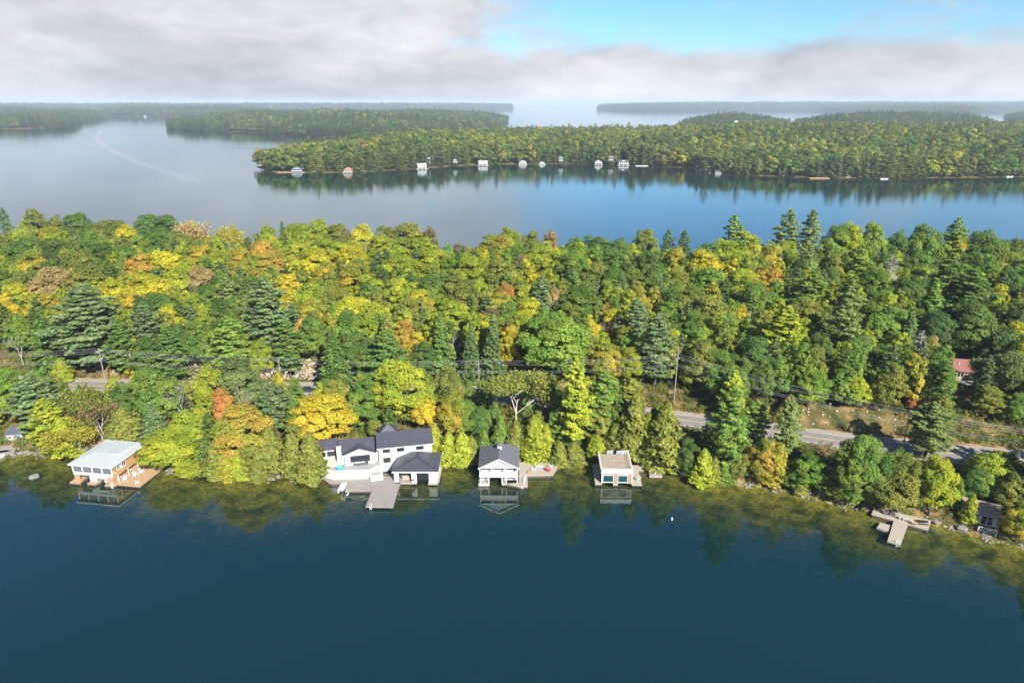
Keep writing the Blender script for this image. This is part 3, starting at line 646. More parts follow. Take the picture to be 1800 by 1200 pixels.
# trees between the road and the near shore: kind, colour, apex (u, v), width, base row v
TF = [
 (m_, BG, 13, 647, 52, 742), (p_, BL, 50, 658, 84, 770), (m_, OL, 88, 656, 46, 738), (p_, YG, 73, 700, 60, 788), (m_, G_, 267, 645, 76, 745), (m_, DG, 207, 674, 42, 745), (m_, YG, 363, 640, 46, 730), (m_, SG, 417, 626, 66, 725), (m_, RE, 386, 678, 34, 760), (x_, SG, 421, 677, 36, 760), (x_, SG, 310, 674, 42, 750), (p_, BL, 477, 676, 64, 762), (c_, OT, 487, 652, 36, 722), (m_, GO, 563, 690, 84, 770), (m_, OL, 593, 664, 46, 735), (b_, OL, 140, 690, 46, 775), (b_, BR, 172, 702, 38, 770), (b_, OT, 125, 740, 36, 798),
 (c_, OL, 213, 717, 50, 778), (s_, BL, 263, 708, 48, 785), (m_, YG, 317, 722, 50, 800), (s_, DG, 341, 732, 44, 795), (m_, YG, 290, 756, 78, 824), (c_, YE, 263, 763, 26, 800), (c_, YG, 103, 733, 46, 795), (m_, YR, 417, 712, 76, 815), (c_, OL, 470, 750, 44, 822), (c_, OL, 510, 763, 40, 832), (c_, OL, 541, 757, 50, 840), (c_, OL, 378, 773, 42, 830), (c_, OL, 450, 812, 28, 842), (m_, YG, 331, 806, 44, 836), (c_, OT, 394, 793, 34, 838), (s_, DG, 511, 700, 40, 772), (m_, OL, 440, 768, 40, 832), (c_, YG, 415, 790, 36, 838),
 (m_, YG, 707, 627, 82, 748), (m_, G_, 637, 662, 58, 748), (m_, GO, 744, 683, 46, 760), (m_, OL, 662, 737, 30, 770), (m_, OL, 790, 643, 46, 722), (m_, OT, 793, 692, 54, 770), (o_, OL, 907, 656, 80, 752), (c_, YG, 762, 744, 28, 806), (c_, YG, 788, 757, 34, 812), (c_, OL, 828, 764, 30, 812), (c_, YG, 812, 757, 36, 814), (c_, OL, 907, 738, 30, 801), (c_, YG, 940, 730, 44, 805), (c_, YG, 960, 744, 30, 803), (c_, OL, 984, 773, 28, 816), (c_, OL, 1010, 773, 28, 815), (p_, YG, 1014, 630, 56, 795), (p_, G_, 1063, 652, 66, 765), (c_, OL, 1081, 747, 32, 802), (m_, YG, 1048, 760, 32, 806), (c_, OL, 1120, 686, 48, 800), (c_, YG, 1143, 726, 40, 806), (c_, OL, 1173, 704, 56, 818), (x_, BR, 1148, 775, 22, 812), (m_, G_, 820, 705, 40, 770), (m_, DG, 845, 715, 36, 775), (s_, DG, 870, 700, 36, 770), (s_, DG, 1000, 712, 40, 778), (m_, RU, 770, 732, 24, 770), (c_, G_, 880, 730, 28, 790), (s_, DG, 985, 690, 36, 760), (p_, OL, 1110, 665, 44, 742), (c_, G_, 850, 752, 26, 808),
 (p_, OL, 1034, 694, 44, 772), (m_, G_, 1092, 702, 46, 778), (c_, OL, 1152, 716, 36, 782), (m_, OL, 1060, 706, 40, 775),
 (p_, G_, 1290, 676, 64, 838), (p_, G_, 1331, 703, 50, 772), (p_, SG, 1393, 697, 44, 815), (c_, YG, 1240, 787, 34, 846), (c_, OL, 1258, 803, 28, 845), (m_, YR, 1346, 768, 50, 846), (c_, OT, 1372, 778, 34, 848), (m_, BG, 1430, 793, 52, 856), (m_, G_, 1520, 757, 78, 880), (m_, OL, 1582, 800, 82, 895), (m_, YG, 1655, 803, 54, 905), (p_, SG, 1646, 709, 72, 806), (c_, YG, 1712, 866, 22, 915), (m_, YG, 1743, 793, 56, 872), (m_, OL, 1787, 826, 50, 895), (m_, OT, 1806, 878, 46, 955), (x_, SG, 1310, 816, 26, 840), (m_, DG, 1214, 772, 38, 832), (m_, G_, 1488, 826, 40, 872), (c_, G_, 1690, 840, 22, 890), (s_, DK, 1603, 793, 14, 812), (m_, DG, 1550, 790, 52, 880), (m_, OL, 1300, 795, 36, 846), (m_, DG, 1455, 812, 42, 864), (m_, G_, 1396, 812, 42, 857), (m_, OL, 1474, 838, 34, 880), (c_, OL, 1412, 822, 26, 862), (m_, G_, 1500, 846, 34, 889), (c_, G_, 1275, 812, 26, 848), (m_, OL, 1620, 810, 44, 895), (c_, G_, 1190, 745, 28, 810), (m_, OL, 1770, 790, 44, 850), (m_, DG, 1725, 820, 46, 880),
]

def tree_from_apex(u, v, hgt):
    """foot of a tree whose top shows at (u, v); one on the far edge grows as tall as it must"""
    d = ray(u, v); t = 90.0
    while True:
        k = t / d[1]; x = d[0] * k; z = CAM_H + d[2] * k; g = float(near_height(x, t))
        if z <= g + hgt: return x, t, hgt
        if t > float(y_back(x)) - 26: return x, t, z - g
        t += .5

def ordinal(i): return ['first', 'second', 'third', 'fourth', 'fifth', 'sixth', 'seventh', 'eighth', 'ninth', 'tenth'][i]
rows = []
for k, col, u, v, w, h in T:
    x, y, h2 = tree_from_apex(u, v, h)
    rows.append((k, col, u, v, w, h2, x, y))
for k, col, u, v, w, vb in TF:
    x = y = 0.0; z = 2.0
    for _ in range(12):
        x, y = G(u + (900 - u) * (vb - v) / 3400.0, vb, z); z = .5 * z + .5 * max(float(near_height(x, y)), .1)
    d = ray(u, v); h = CAM_H + d[2] * (y / d[1]) - z
    rows.append((k, col, u, v, w, max(h, 2.5), x, y))
BANDS = {'far': 'along the ridge top', 'upper': 'high on the wooded slope', 'mid': 'halfway up the wooded slope', 'road': 'just behind the road', 'front': 'between road and near shore'}
def band(i, y, x):
    if i >= len(T): return 'front'
    u = (y - float(y_road(x))) / (float(y_back(x)) - float(y_road(x)))
    return 'road' if u < .22 else 'mid' if u < .45 else 'upper' if u < .68 else 'far'
def column(u):
    for lim, s in ((150, 'above the left-edge shed'), (300, 'above the brown boathouse'), (430, 'above the green canoe'), (545, 'above the shore cedars'), (680, 'above the white house'), (800, 'above the black-roofed boathouse'), (930, 'above the grey boathouse'), (1040, 'above the sun deck'), (1200, 'above the flat-roofed boathouse'), (1340, 'above the driftwood shore'), (1480, 'above the bare shore bank'), (1640, 'above the T-shaped dock')):
        if u < lim: return s
    return 'above the grey cabin'
WORD = {k: KINDS[k][3] for k in KINDS}
names = []
for i, r in enumerate(rows):
    colour = '' if r[0] in (x_, d_) else r[1] + ' '
    names.append((colour + WORD[r[0]], band(i, r[7], r[6]), column(r[2])))
from collections import defaultdict
same = defaultdict(list)
for i, n in enumerate(names): same[n].append(i)
TREE_XY = []
rnd = random.Random(5)
for i, (k, col, u, v, w, h, x, y) in enumerate(rows):
    variants, W0, H0, word = KINDS[k]
    crown, trunk = variants[(i * 7 + int(u)) % len(variants)]
    dist = math.sqrt(x * x + y * y + (CAM_H - 15) ** 2)
    wm = w * (y * math.cos(PITCH) + (CAM_H - 15) * math.sin(PITCH)) / FOC
    members = sorted(same[names[i]], key=lambda j: rows[j][2])
    lab = f'{names[i][0]} {BANDS[names[i][1]]}, {names[i][2]}'
    if len(members) > 1:
        q = members.index(i)
        lab = (f'{("left", "right")[q]} one, ' if len(members) == 2 else f'{ordinal(q)} from left, ') + lab
    z = float(near_height(x, y)) - .1
    root = empty(k, (x, y, z), 0, lab, 'tree', {'far': 'trees on the ridge', 'upper': 'trees on the slope', 'mid': 'trees on the slope', 'road': 'trees behind the road', 'front': 'trees along the near shore'}[names[i][1]])
    root.rotation_euler = (0, 0, rnd.uniform(0, 6.28))
    sx_ = 1.24 * wm / W0
    root.scale = (sx_ * rnd.uniform(.9, 1.12), sx_ * rnd.uniform(.85, 1.15), h / H0)
    to = link('trunk', trunk, root)
    if crown is not None:
        co = link('crown', crown, root)
        A, B = TINT[col]
        f = rnd.uniform(.98, 1.22) * (1.22 if k in (p_, s_) else 1.0)
        co['tint_a'] = [c * f for c in A]; co['tint_b'] = [c * f for c in B]
    TREE_XY.append((x, y, wm / 2))
TREE_XY = np.array(TREE_XY)

# ------------------------------------------------------------------ masses of trees and undergrowth that nobody could count
SRC = bpy.data.collections.new('tree_sources')
def src(name, me_wood):
    crown, wood = me_wood
    o = bpy.data.objects.new(name, crown); SRC.objects.link(o)
src('a_maple_1', maple(501, M_leaf_mass, lobes=22, per=26, leaf=.72)); src('a_maple_2', maple(502, M_leaf_mass, lobes=22, per=26, leaf=.72)); src('a_maple_3', maple(503, M_leaf_mass, lobes=14, per=26, leaf=.72))
src('b_pine_1', pine(511, M_leaf_mass, levels=11, per=14, leaf=.62, low=.1)); src('b_pine_2', pine(512, M_leaf_mass, levels=11, per=14, leaf=.62, low=.1)); src('b_pine_3', pine(513, M_leaf_mass, levels=12, W=7, H=22, per=13, leaf=.6, low=.08, shape='spruce'))
src('c_shrub_1', maple(521, M_leaf_mass, lobes=9, per=60, leaf=.085, W=3.0, H=2.4)); src('c_shrub_2', maple(522, M_leaf_mass, lobes=7, per=60, leaf=.085, W=2.4, H=2.0))

def scatter(name, P, rotz, scale, kind, ta, tb, label, cat):
    n = len(P)
    me = bpy.data.meshes.new(name); me.vertices.add(n); me.vertices.foreach_set('co', np.asarray(P, np.float32).ravel())
    r = np.zeros((n, 3), np.float32); r[:, 2] = rotz
    a = me.attributes.new('rot', 'FLOAT_VECTOR', 'POINT'); a.data.foreach_set('vector', r.ravel())
    a = me.attributes.new('scl', 'FLOAT_VECTOR', 'POINT'); a.data.foreach_set('vector', np.asarray(scale, np.float32).ravel())
    a = me.attributes.new('pick', 'INT', 'POINT'); a.data.foreach_set('value', np.asarray(kind, np.int32))
    for nm, c in (('tint_a', ta), ('tint_b', tb)):
        a = me.attributes.new(nm, 'FLOAT_COLOR', 'POINT'); a.data.foreach_set('color', np.concatenate([c, np.ones((n, 1))], 1).astype(np.float32).ravel())
    o = link(name, me); tag(o, label, cat, kind='stuff')
    ng = bpy.data.node_groups.new(name + '_scatter', 'GeometryNodeTree')
    ng.interface.new_socket('Geometry', in_out='INPUT', socket_type='NodeSocketGeometry'); ng.interface.new_socket('Geometry', in_out='OUTPUT', socket_type='NodeSocketGeometry')
    N = ng.nodes; gi = N.new('NodeGroupInput'); go = N.new('NodeGroupOutput'); io = N.new('GeometryNodeInstanceOnPoints'); ci = N.new('GeometryNodeCollectionInfo')
    ci.inputs['Collection'].default_value = SRC; ci.inputs['Separate Children'].default_value = True; ci.inputs['Reset Children'].default_value = True
    def na(nm, t):
        x = N.new('GeometryNodeInputNamedAttribute'); x.data_type = t; x.inputs['Name'].default_value = nm
        return next(s for s in x.outputs if s.enabled and s.name == 'Attribute')
    er = N.new('FunctionNodeEulerToRotation')
    ng.links.new(gi.outputs[0], io.inputs['Points']); ng.links.new(ci.outputs[0], io.inputs['Instance']); io.inputs['Pick Instance'].default_value = True
    ng.links.new(na('pick', 'INT'), io.inputs['Instance Index']); ng.links.new(na('rot', 'FLOAT_VECTOR'), er.inputs[0]); ng.links.new(er.outputs[0], io.inputs['Rotation'])
    ng.links.new(na('scl', 'FLOAT_VECTOR'), io.inputs['Scale']); ng.links.new(io.outputs[0], go.inputs[0])
    md = o.modifiers.new('scatter', 'NODES'); md.node_group = ng
    return o

rng = np.random.default_rng(77)
TA = {k: np.array(v[0]) for k, v in TINT.items()}; TB = {k: np.array(v[1]) for k, v in TINT.items()}
def pick_tints(n, names_, w, f=1.0):
    idx = rng.choice(len(names_), n, p=np.array(w) / sum(w))
    br = rng.uniform(.85, 1.15, (n, 1)) * f
    return np.array([TA[x] for x in names_])[idx] * br, np.array([TB[x] for x in names_])[idx] * br
LANDS = []
for i, L in enumerate(FAR):
    P = np.array(L['poly']); x0, y0 = P.min(0); x1, y1 = P.max(0); sp = L['sp']
    gx, gy = np.meshgrid(np.arange(x0, x1, sp), np.arange(y0, y1, sp * 1.05))
    x = gx.ravel() + rng.uniform(-.42, .42, gx.size) * sp; y = gy.ravel() + rng.uniform(-.42, .42, gx.size) * sp
    d = sdf_poly(x, y, L['poly'])
    inview = np.abs(x) < y * .82 + 60
    keep = (d > 1.0) & inview
    x, y, d = x[keep], y[keep], d[keep]
    z = land_height(x, y, L, i)
    if i in (0, 3):                                   # the close rank at the water's edge
        ex, ey = [], []
        for (ax, ay), (bx, by) in zip(P, np.roll(P, -1, 0)):
            k = max(2, int(math.hypot(bx - ax, by - ay) / 6.0)); t = (np.arange(k) + rng.random(k)) / k
            ex.append(ax + (bx - ax) * t + rng.normal(size=k) * 1.5); ey.append(ay + (by - ay) * t + rng.uniform(1.0, 5.0, k))
        ex, ey = np.concatenate(ex), np.concatenate(ey); ed = sdf_poly(ex, ey, L['poly']); q = (ed > .5) & (np.abs(ex) < ey * .82 + 60) & (rng.random(len(ex)) < .85)
        x, y, d = np.concatenate([x, ex[q]]), np.concatenate([y, ey[q]]), np.concatenate([d, ed[q]]); z = land_height(x, y, L, i)
    LANDS.append((i, L, x, y, z, d))
def clear_of(x, y, spots):
    k = np.ones(len(x), bool)
    for (cx, cy, r) in spots: k &= ((x - cx) ** 2 + (y - cy) ** 2) > r * r
    return k
FAR_SPOTS = []
src('d_fill_1', maple(531, M_leaf_mass, lobes=60, per=70, leaf=.28)); src('d_fill_2', maple(532, M_leaf_mass, lobes=60, per=70, leaf=.28)); src('e_fill_1', pine(541, M_leaf_mass, levels=15, per=36, leaf=.34, low=.12))

# ------------------------------------------------------------------ building helpers
def win(parent, face, c, w, h, panes=2, wall=0.0, rowsn=1, frame=M_frame, glass=M_glass, fw=.10):
    """window on a wall; face F looks to -y, R to +x, L to -x; c = (along, up) centre; wall = the wall's plane"""
    def B(mb, a0, a1, d0, d1, z0, z1):
        if face == 'F': mb.box(a0, a1, wall - d1, wall - d0, z0, z1)
        elif face == 'R': mb.box(wall + d0, wall + d1, a0, a1, z0, z1)
        else: mb.box(wall - d1, wall - d0, a0, a1, z0, z1)
    a, z = c; f = MB()
    B(f, a - w / 2, a + w / 2, .0, .09, z + h / 2 - fw, z + h / 2); B(f, a - w / 2, a + w / 2, .0, .09, z - h / 2, z - h / 2 + fw)
    for k in range(panes + 1):
        x = a - w / 2 + (w - fw) * k / panes; B(f, x, x + fw, .0, .085, z - h / 2 + fw, z + h / 2 - fw)
    for k in range(1, rowsn):
        zz = z - h / 2 + h * k / rowsn; B(f, a - w / 2 + fw, a + w / 2 - fw, .0, .08, zz - fw / 2, zz + fw / 2)
    fo = f.build('window', frame, parent)
    for k in range(panes):
        g = MB(); x0 = a - w / 2 + (w - fw) * k / panes + fw; x1 = a - w / 2 + (w - fw) * (k + 1) / panes
        B(g, x0, x1, .004, .03, z - h / 2 + fw, z + h / 2 - fw); g.build('pane', glass, fo)
    return fo

def seams(parent, quad, n, r=.035, mt=None):
    """standing seams running up a roof face: quad = eave a, eave b, top b, top a"""
    a, b, c, d = [Vector(p) for p in quad]; mb = MB()
    for k in range(1, n):
        t = k / n; p = a.lerp(b, t); q = d.lerp(c, t)
        nn = (b - a).cross(d - a).normalized()
        mb.bar(p + nn * r, q + nn * r, .06, r * 2)
    return mb.build('seam', mt or M_seam, parent)

def deck(name, pts_uv, z, mt, label, cat, thick=.28, group=None, world=None):
    pts = world or [G(u, v, z) for u, v in pts_uv]
    ar = sum(pts[i][0] * pts[(i + 1) % len(pts)][1] - pts[(i + 1) % len(pts)][0] * pts[i][1] for i in range(len(pts)))
    if ar < 0: pts = pts[::-1]
    cx = sum(p[0] for p in pts) / len(pts); cy = sum(p[1] for p in pts) / len(pts)
    root = empty(name, (cx, cy, 0), 0, label, cat, group)
    loc = [(p[0] - cx, p[1] - cy) for p in pts]
    MB().prism(loc, z - thick, z).build('boards', mt, root)
    for (x, y) in loc:
        MB().tube((x * .95, y * .95, -1.6), (x * .95, y * .95, z - thick), .13, .13, 6).build('post', M_crib, root)
    ins = [(x * .9, y * .9) for x, y in loc]
    MB().prism(ins, -1.4, z - thick - .06).build('crib', M_crib, root)
    return root

CHAIR_CACHE = {}
def chair_mesh(mt):
    if mt.name in CHAIR_CACHE: return CHAIR_CACHE[mt.name]
    mb = MB()
    mb.slab([(-.3, -.35, .42), (.3, -.35, .42), (.3, .25, .28), (-.3, .25, .28)], .05)
    for k in range(5):
        x = -.28 + k * .125; top = 1.02 - abs(k - 2) * .05
        mb.poly([(x, .22, .28), (x + .1, .22, .28), (x + .11, .58, top), (x - .01, .58, top)]); mb.poly([(x - .01, .61, top), (x + .11, .61, top), (x + .1, .26, .28), (x, .26, .28)])
    for s in (-1, 1):
        mb.box(s * .39 - .08, s * .39 + .08, -.42, .42, .56, .60); mb.box(s * .36 - .04, s * .36 + .04, -.38, -.28, 0, .56)
        mb.bar((s * .33, -.33, .38), (s * .33, .55, .06), .05, .12)
    CHAIR_CACHE[mt.name] = mb.mesh('chair', mt)
    return CHAIR_CACHE[mt.name]
def chair(x, y, z, rz, mt, label, group='deck chairs', s=1.15):
    o = link('deck_chair', chair_mesh(mt)); o.location = (x, y, z + .004); o.rotation_euler = (0, 0, math.radians(rz)); o.scale = (s, s, s)
    return tag(o, label, 'chair', group)

def ladder(x, y, z, rz, label):
    root = empty('swim_ladder', (x, y, z), rz, label, 'ladder')
    for s in (-.24, .24):
        mb = MB(); mb.tube((s, 0, -1.2), (s, 0, .75), .035, .035, 6); mb.tube((s, 0, .75), (s, .35, .75), .035, .035, 6); mb.tube((s, .35, .75), (s, .35, 0), .035, .035, 6); mb.build('rail', M_trim, root)
    for k in range(4): MB().tube((-.24, 0, -1 + k * .3), (.24, 0, -1 + k * .3), .03, .03, 5).build('rung', M_trim, root)
    return root

def board(name, a, b, wid, z, mt, label, cat, hull=.2):
    """kayak or paddleboard lying from a to b"""
    a = Vector((*a, 0)); b = Vector((*b, 0)); c = (a + b) / 2; L = (b - a).length; ang = math.atan2(b.y - a.y, b.x - a.x)
    mb = MB(); n = 12; prof = [(-L / 2 + L * k / n, wid / 2 * math.sin(PI * (k + .35) / (n + .7)) ** .6) for k in range(n + 1)]
    out = [(x, -w) for x, w in prof] + [(x, w) for x, w in reversed(prof)]
    m_ = len(out); mb.v += [(x, y, hull) for x, y in out] + [(x * .95, y * .6, 0.0) for x, y in out]
    mb.f.append(tuple(range(m_))); mb.f.append(tuple(range(2 * m_ - 1, m_ - 1, -1)))
    for i in range(m_): j = (i + 1) % m_; mb.f.append((i, m_ + i, m_ + j, j))
    o = mb.build(name, mt); o.location = (c.x, c.y, z); o.rotation_euler = (0, 0, ang)
    return tag(o, label, cat)

# ------------------------------------------------------------------ brown boathouse at the left
b1 = empty('boathouse', (-109.9, 157.3, 0), math.radians(-9), 'orange cedar boathouse with pale flat roof and screened porch', 'boathouse')
def L2W(root, x, y):
    a = root.rotation_euler[2]; c, s = math.cos(a), math.sin(a)
    return root.location[0] + x * c - y * s, root.location[1] + x * s + y * c
mb = MB(); mb.prism([(-6.3, -.4), (6.3, -.4), (6.3, 11.4), (4.2, 13.5), (-6.3, 13.5)], 5.55, 5.78).prism([(-6.2, -.3), (6.2, -.3), (6.2, 11.3), (4.1, 13.4), (-6.2, 13.4)], 5.79, [5.8, 5.8, 5.85, 5.9, 5.9])
rf = mb.build('roof', M_greyroof, b1)
b = MB(); b.poly([(-6.32, -.42, 5.82), (6.32, -.42, 5.82), (3.4, 6.0, 6.25), (-3.4, 6.0, 6.25)]).poly([(6.32, -.42, 5.82), (6.32, 11.42, 5.82), (4.22, 13.52, 5.82), (3.4, 6.0, 6.25)]).poly([(4.22, 13.52, 5.82), (-6.32, 13.52, 5.82), (-3.4, 6.0, 6.25), (3.4, 6.0, 6.25)]).poly([(-6.32, 13.52, 5.82), (-6.32, -.42, 5.82), (-3.4, 6.0, 6.25)])
b.build('roof_membrane', M_greyroof, rf)
MB().box(-6.36, 6.36, -.46, -.40, 5.5, 5.80).box(6.30, 6.36, -.40, 11.4, 5.5, 5.80).build('fascia', M_trim, rf)
MB().box(-5.7, -5.55, .2, 13, .8, 5.5).box(-5.55, 4.0, 12.85, 13, .8, 5.5).build('wall', M_greywall, b1)
MB().box(5.55, 5.7, .5, 12.9, .8, 5.5).build('cedar_wall', M_cedarwall, b1)
MB().box(-5.55, 5.55, .3, 12.85, 3.05, 3.28).build('upper_floor', M_brownpanel, b1)
MB().box(-5.75, 5.75, .10, .28, 2.55, 3.45).build('lintel', M_greywall, b1)
MB().box(-1.2, .75, .12, .5, .8, 2.55).build('pier', M_greywall, b1)
for x0, x1 in ((-5.7, -4.2), (4.0, 5.7)): MB().box(x0, x1, .12, .45, .8, 2.55).build('panel', M_brownpanel, b1)
MB().box(.75, 4.0, .30, .38, 1.75, 2.55).build('slip_door', M_white, b1)
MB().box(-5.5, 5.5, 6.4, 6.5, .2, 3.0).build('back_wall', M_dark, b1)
for k in range(5):
    x = -5.7 + k * 2.85; MB().box(x - .10, x + .10, .08, .28, 3.45, 5.5).build('post', M_trim, b1)
for k in range(4):
    x = -5.6 + k * 2.85; sc = MB().box(x, x + 2.65, .26, .30, 3.45, 5.5).build('screen', M_screen, b1)
    MB().box(x, x + 2.65, .18, .25, 4.1, 4.17).box(x, x + 2.65, .18, .25, 4.75, 4.82).build('rail', M_greysiding, sc)
win(b1, 'R', (11.2, 4.6), 1.3, 1.1, 2, 5.7, frame=M_trim); win(b1, 'R', (4.6, 4.4), 1.5, 1.6, 2, 5.7, frame=M_trim); win(b1, 'R', (2.6, 4.4), 1.2, 1.6, 2, 5.7, frame=M_trim); win(b1, 'R', (7.2, 1.9), 1.6, 1.4, 2, 5.7, frame=M_trim); win(b1, 'R', (2.2, 1.85), 1.1, 1.9, 1, 5.7, frame=M_trim)
bal = MB().box(5.7, 7.0, .6, 12.2, 3.05, 3.22).build('balcony', M_cedardeck, b1)
MB().box(6.94, 7.02, .6, 12.2, 3.22, 4.15).box(5.75, 6.94, .6, .68, 3.22, 4.15).build('parapet', M_cedarwall, bal)
for y in (.7, 4.3, 8.0, 11.8): MB().box(6.85, 7.0, y, y + .15, .8, 3.05).build('post', M_trim, bal)
def deck_local(name, root, pts, z, mt, label, cat, group=None):
    return deck(name, None, z, mt, label, cat, world=[L2W(root, x, y) for x, y in pts], group=group)
deck_local('deck', b1, [(5.72, -.1), (13.2, -.1), (13.3, 10.9), (5.72, 10.9)], .8, M_cedardeck, 'wide orange cedar deck beside the brown boathouse', 'deck')
deck_local('dock_finger', b1, [(-6.4, -1.1), (-3.4, -1.1), (-3.9, 1.6), (-4.1, 6.4), (-6.4, 6.4)], .78, M_cedardeck, 'left dock finger under the brown boathouse porch', 'dock', 'dock fingers of the brown boathouse')
deck_local('dock_finger', b1, [(-1.4, -.9), (.6, -.9), (1.2, .6), (.8, 6.4), (-1.0, 6.4)], .78, M_cedardeck, 'middle dock finger between the two slips of the brown boathouse', 'dock', 'dock fingers of the brown boathouse')
deck_local('dock_finger', b1, [(3.7, -.9), (6.0, -.9), (6.4, -.12), (5.71, -.1), (5.7, 6.4), (4.1, 6.4), (4.1, .4)], .78, M_cedardeck, 'right dock finger joining the wide cedar deck', 'dock', 'dock fingers of the brown boathouse')
for i, (x, y, rz, wd) in enumerate(((7.6, 2.0, 20, 'white deck chair under the balcony of the brown boathouse'), (11.8, 1.1, 200, 'white deck chair alone at the outer corner of the cedar deck'), (8.6, 4.6, 70, 'white deck chair by the lower window of the brown boathouse'), (9.0, 6.6, 100, 'white deck chair farthest back on the cedar deck'))):
    X, Y = L2W(b1, x, y); chair(X, Y, .8, rz, M_white, wd)
X, Y = L2W(b1, 6.3, 3.6); chair(X, Y, 3.22, 90, M_white, 'white chair up on the cedar balcony')
X, Y = L2W(b1, 5.9, -.95); ladder(X, Y, .8, math.radians(-9), 'white swim ladder at the corner of the brown boathouse dock')
bo = board('motorboat', L2W(b1, 2.3, 1.0), L2W(b1, 2.3, 5.8), 1.7, .05, M_white, 'white motorboat parked in the slip of the brown boathouse', 'boat', .7)

# ------------------------------------------------------------------ white house with black metal roofs
hs = empty('house', (-35.8, 163.4, 0), math.radians(12), 'white two-storey house with black standing-seam roofs', 'house')
MB().box(0, 14.2, 0, 8, .3, 7.75).build('wall', M_whitewall, hs)
def gable(parent, x0, x1, y0, y1, ze, zr, ov, mt, n, name='roof'):
    """ridge along x with thickness"""
    ym = (y0 + y1) / 2; s = (zr - ze) / (ym - y0); zo = ze - ov * s
    mb = MB(); X0, X1 = x0 - ov, x1 + ov
    mb.slab([(X0, y0 - ov, zo), (X1, y0 - ov, zo), (X1, ym, zr), (X0, ym, zr)], .18).slab([(X1, y1 + ov, zo), (X0, y1 + ov, zo), (X0, ym, zr), (X1, ym, zr)], .18)
    r = mb.build(name, mt, parent)
    if n: seams(r, [(X0, y0 - ov, zo), (X1, y0 - ov, zo), (X1, ym, zr), (X0, ym, zr)], n)
    g = MB().box(X0 - .01, X1 + .01, y0 - ov - .05, y0 - ov - .003, zo - .26, zo - .02); g.build('fascia', M_trim, r)
    return r
MB().prism([(0, 0), (.15, 0), (.15, 8), (0, 8)], 7.75, [7.75, 7.75, 7.75, 7.75]).build('gable_foot', M_whitewall, hs)
for xx in (0.0, 14.05):
    mb = MB(); mb.v = [(xx, .02, 7.76), (xx + .15, .02, 7.76), (xx + .15, 7.98, 7.76), (xx, 7.98, 7.76), (xx, 4, 9.85), (xx + .15, 4, 9.85)]; mb.f = [(0, 1, 5, 4), (2, 3, 4, 5), (0, 4, 3), (1, 2, 5), (0, 3, 2, 1)]; mb.build('gable_wall', M_whitewall, hs)
gable(hs, 0, 14.2, 0, 8, 7.85, 10.2, .5, M_blackroof, 26)
for x, z, w in ((2.0, 6.5, 2.0), (5.8, 6.5, 2.0), (11.0, 6.5, 2.1)): win(hs, 'F', (x, z), w, 1.15, 2, 0.0)
win(hs, 'F', (2.0, 3.7), 2.0, 1.5, 2, 0.0)
# lower left wing with a broad gabled bay
MB().box(-10.2, -.02, 1.4, 8.6, .3, 6.2).build('wall', M_whitewall, hs)
gable(hs, -10.2, -.55, 1.4, 8.6, 6.3, 8.6, .45, M_blackroof, 18)
bay = MB(); bay.box(-9.0, -1.2, .3, 1.4, .3, 6.2); b0 = len(bay.v)
bay.v += [(-9.0, .3, 6.201), (-1.2, .3, 6.201), (-5.1, .3, 7.55), (-9.0, 1.38, 6.201), (-1.2, 1.38, 6.201), (-5.1, 1.38, 7.55)]; bay.f += [(b0, b0 + 1, b0 + 2), (b0 + 5, b0 + 4, b0 + 3)]
bay.build('bay_wall', M_whitewall, hs)
br = MB().slab([(-9.6, -.1, 6.15), (-5.1, -.1, 7.82), (-5.1, 4.6, 7.82), (-9.6, 2.0, 6.15)], .16).slab([(-5.1, -.1, 7.82), (-.7, -.1, 6.15), (-.7, 2.0, 6.15), (-5.1, 4.6, 7.82)], .16).build('bay_roof', M_blackroof, hs)
MB().bar((-9.6, -.13, 6.05), (-5.1, -.13, 7.72), .05, .22).bar((-5.1, -.13, 7.72), (-.7, -.13, 6.05), .05, .22).build('bargeboard', M_trim, br)
win(hs, 'F', (-5.0, 4.85), 5.2, 1.9, 4, .3)
# far left wing and chimney
MB().box(-16.2, -11.0, 4.0, 9.0, .3, 6.6).build('wall', M_whitewall, hs)
gable(hs, -16.2, -11.0, 4.0, 9.0, 6.65, 8.3, .4, M_blackroof, 9)
win(hs, 'F', (-14.9, 5.4), 1.6, 1.8, 1, 4.0); win(hs, 'F', (-12.6, 5.4), 2.3, 2.0, 2, 4.0)
MB().box(-11.0, -9.9, 1.0, 2.2, 2.5, 7.9).box(-11.1, -9.8, .9, 2.3, 7.9, 8.1).build('chimney', M_whitewall, hs)
MB().poly([(.2, 8, 7.4), (5.6, 8, 7.4), (2.9, 10.2, 9.7)]).poly([(5.6, 8, 7.4), (5.6, 13, 7.4), (2.9, 10.2, 9.7)]).poly([(5.6, 13, 7.4), (.2, 13, 7.4), (2.9, 10.2, 9.7)]).poly([(.2, 13, 7.4), (.2, 8, 7.4), (2.9, 10.2, 9.7)]).build('tower_roof', M_blackroof, hs)
MB().box(.5, 5.3, 8.01, 12.7, .3, 7.4).build('tower_wall', M_whitewall, hs)
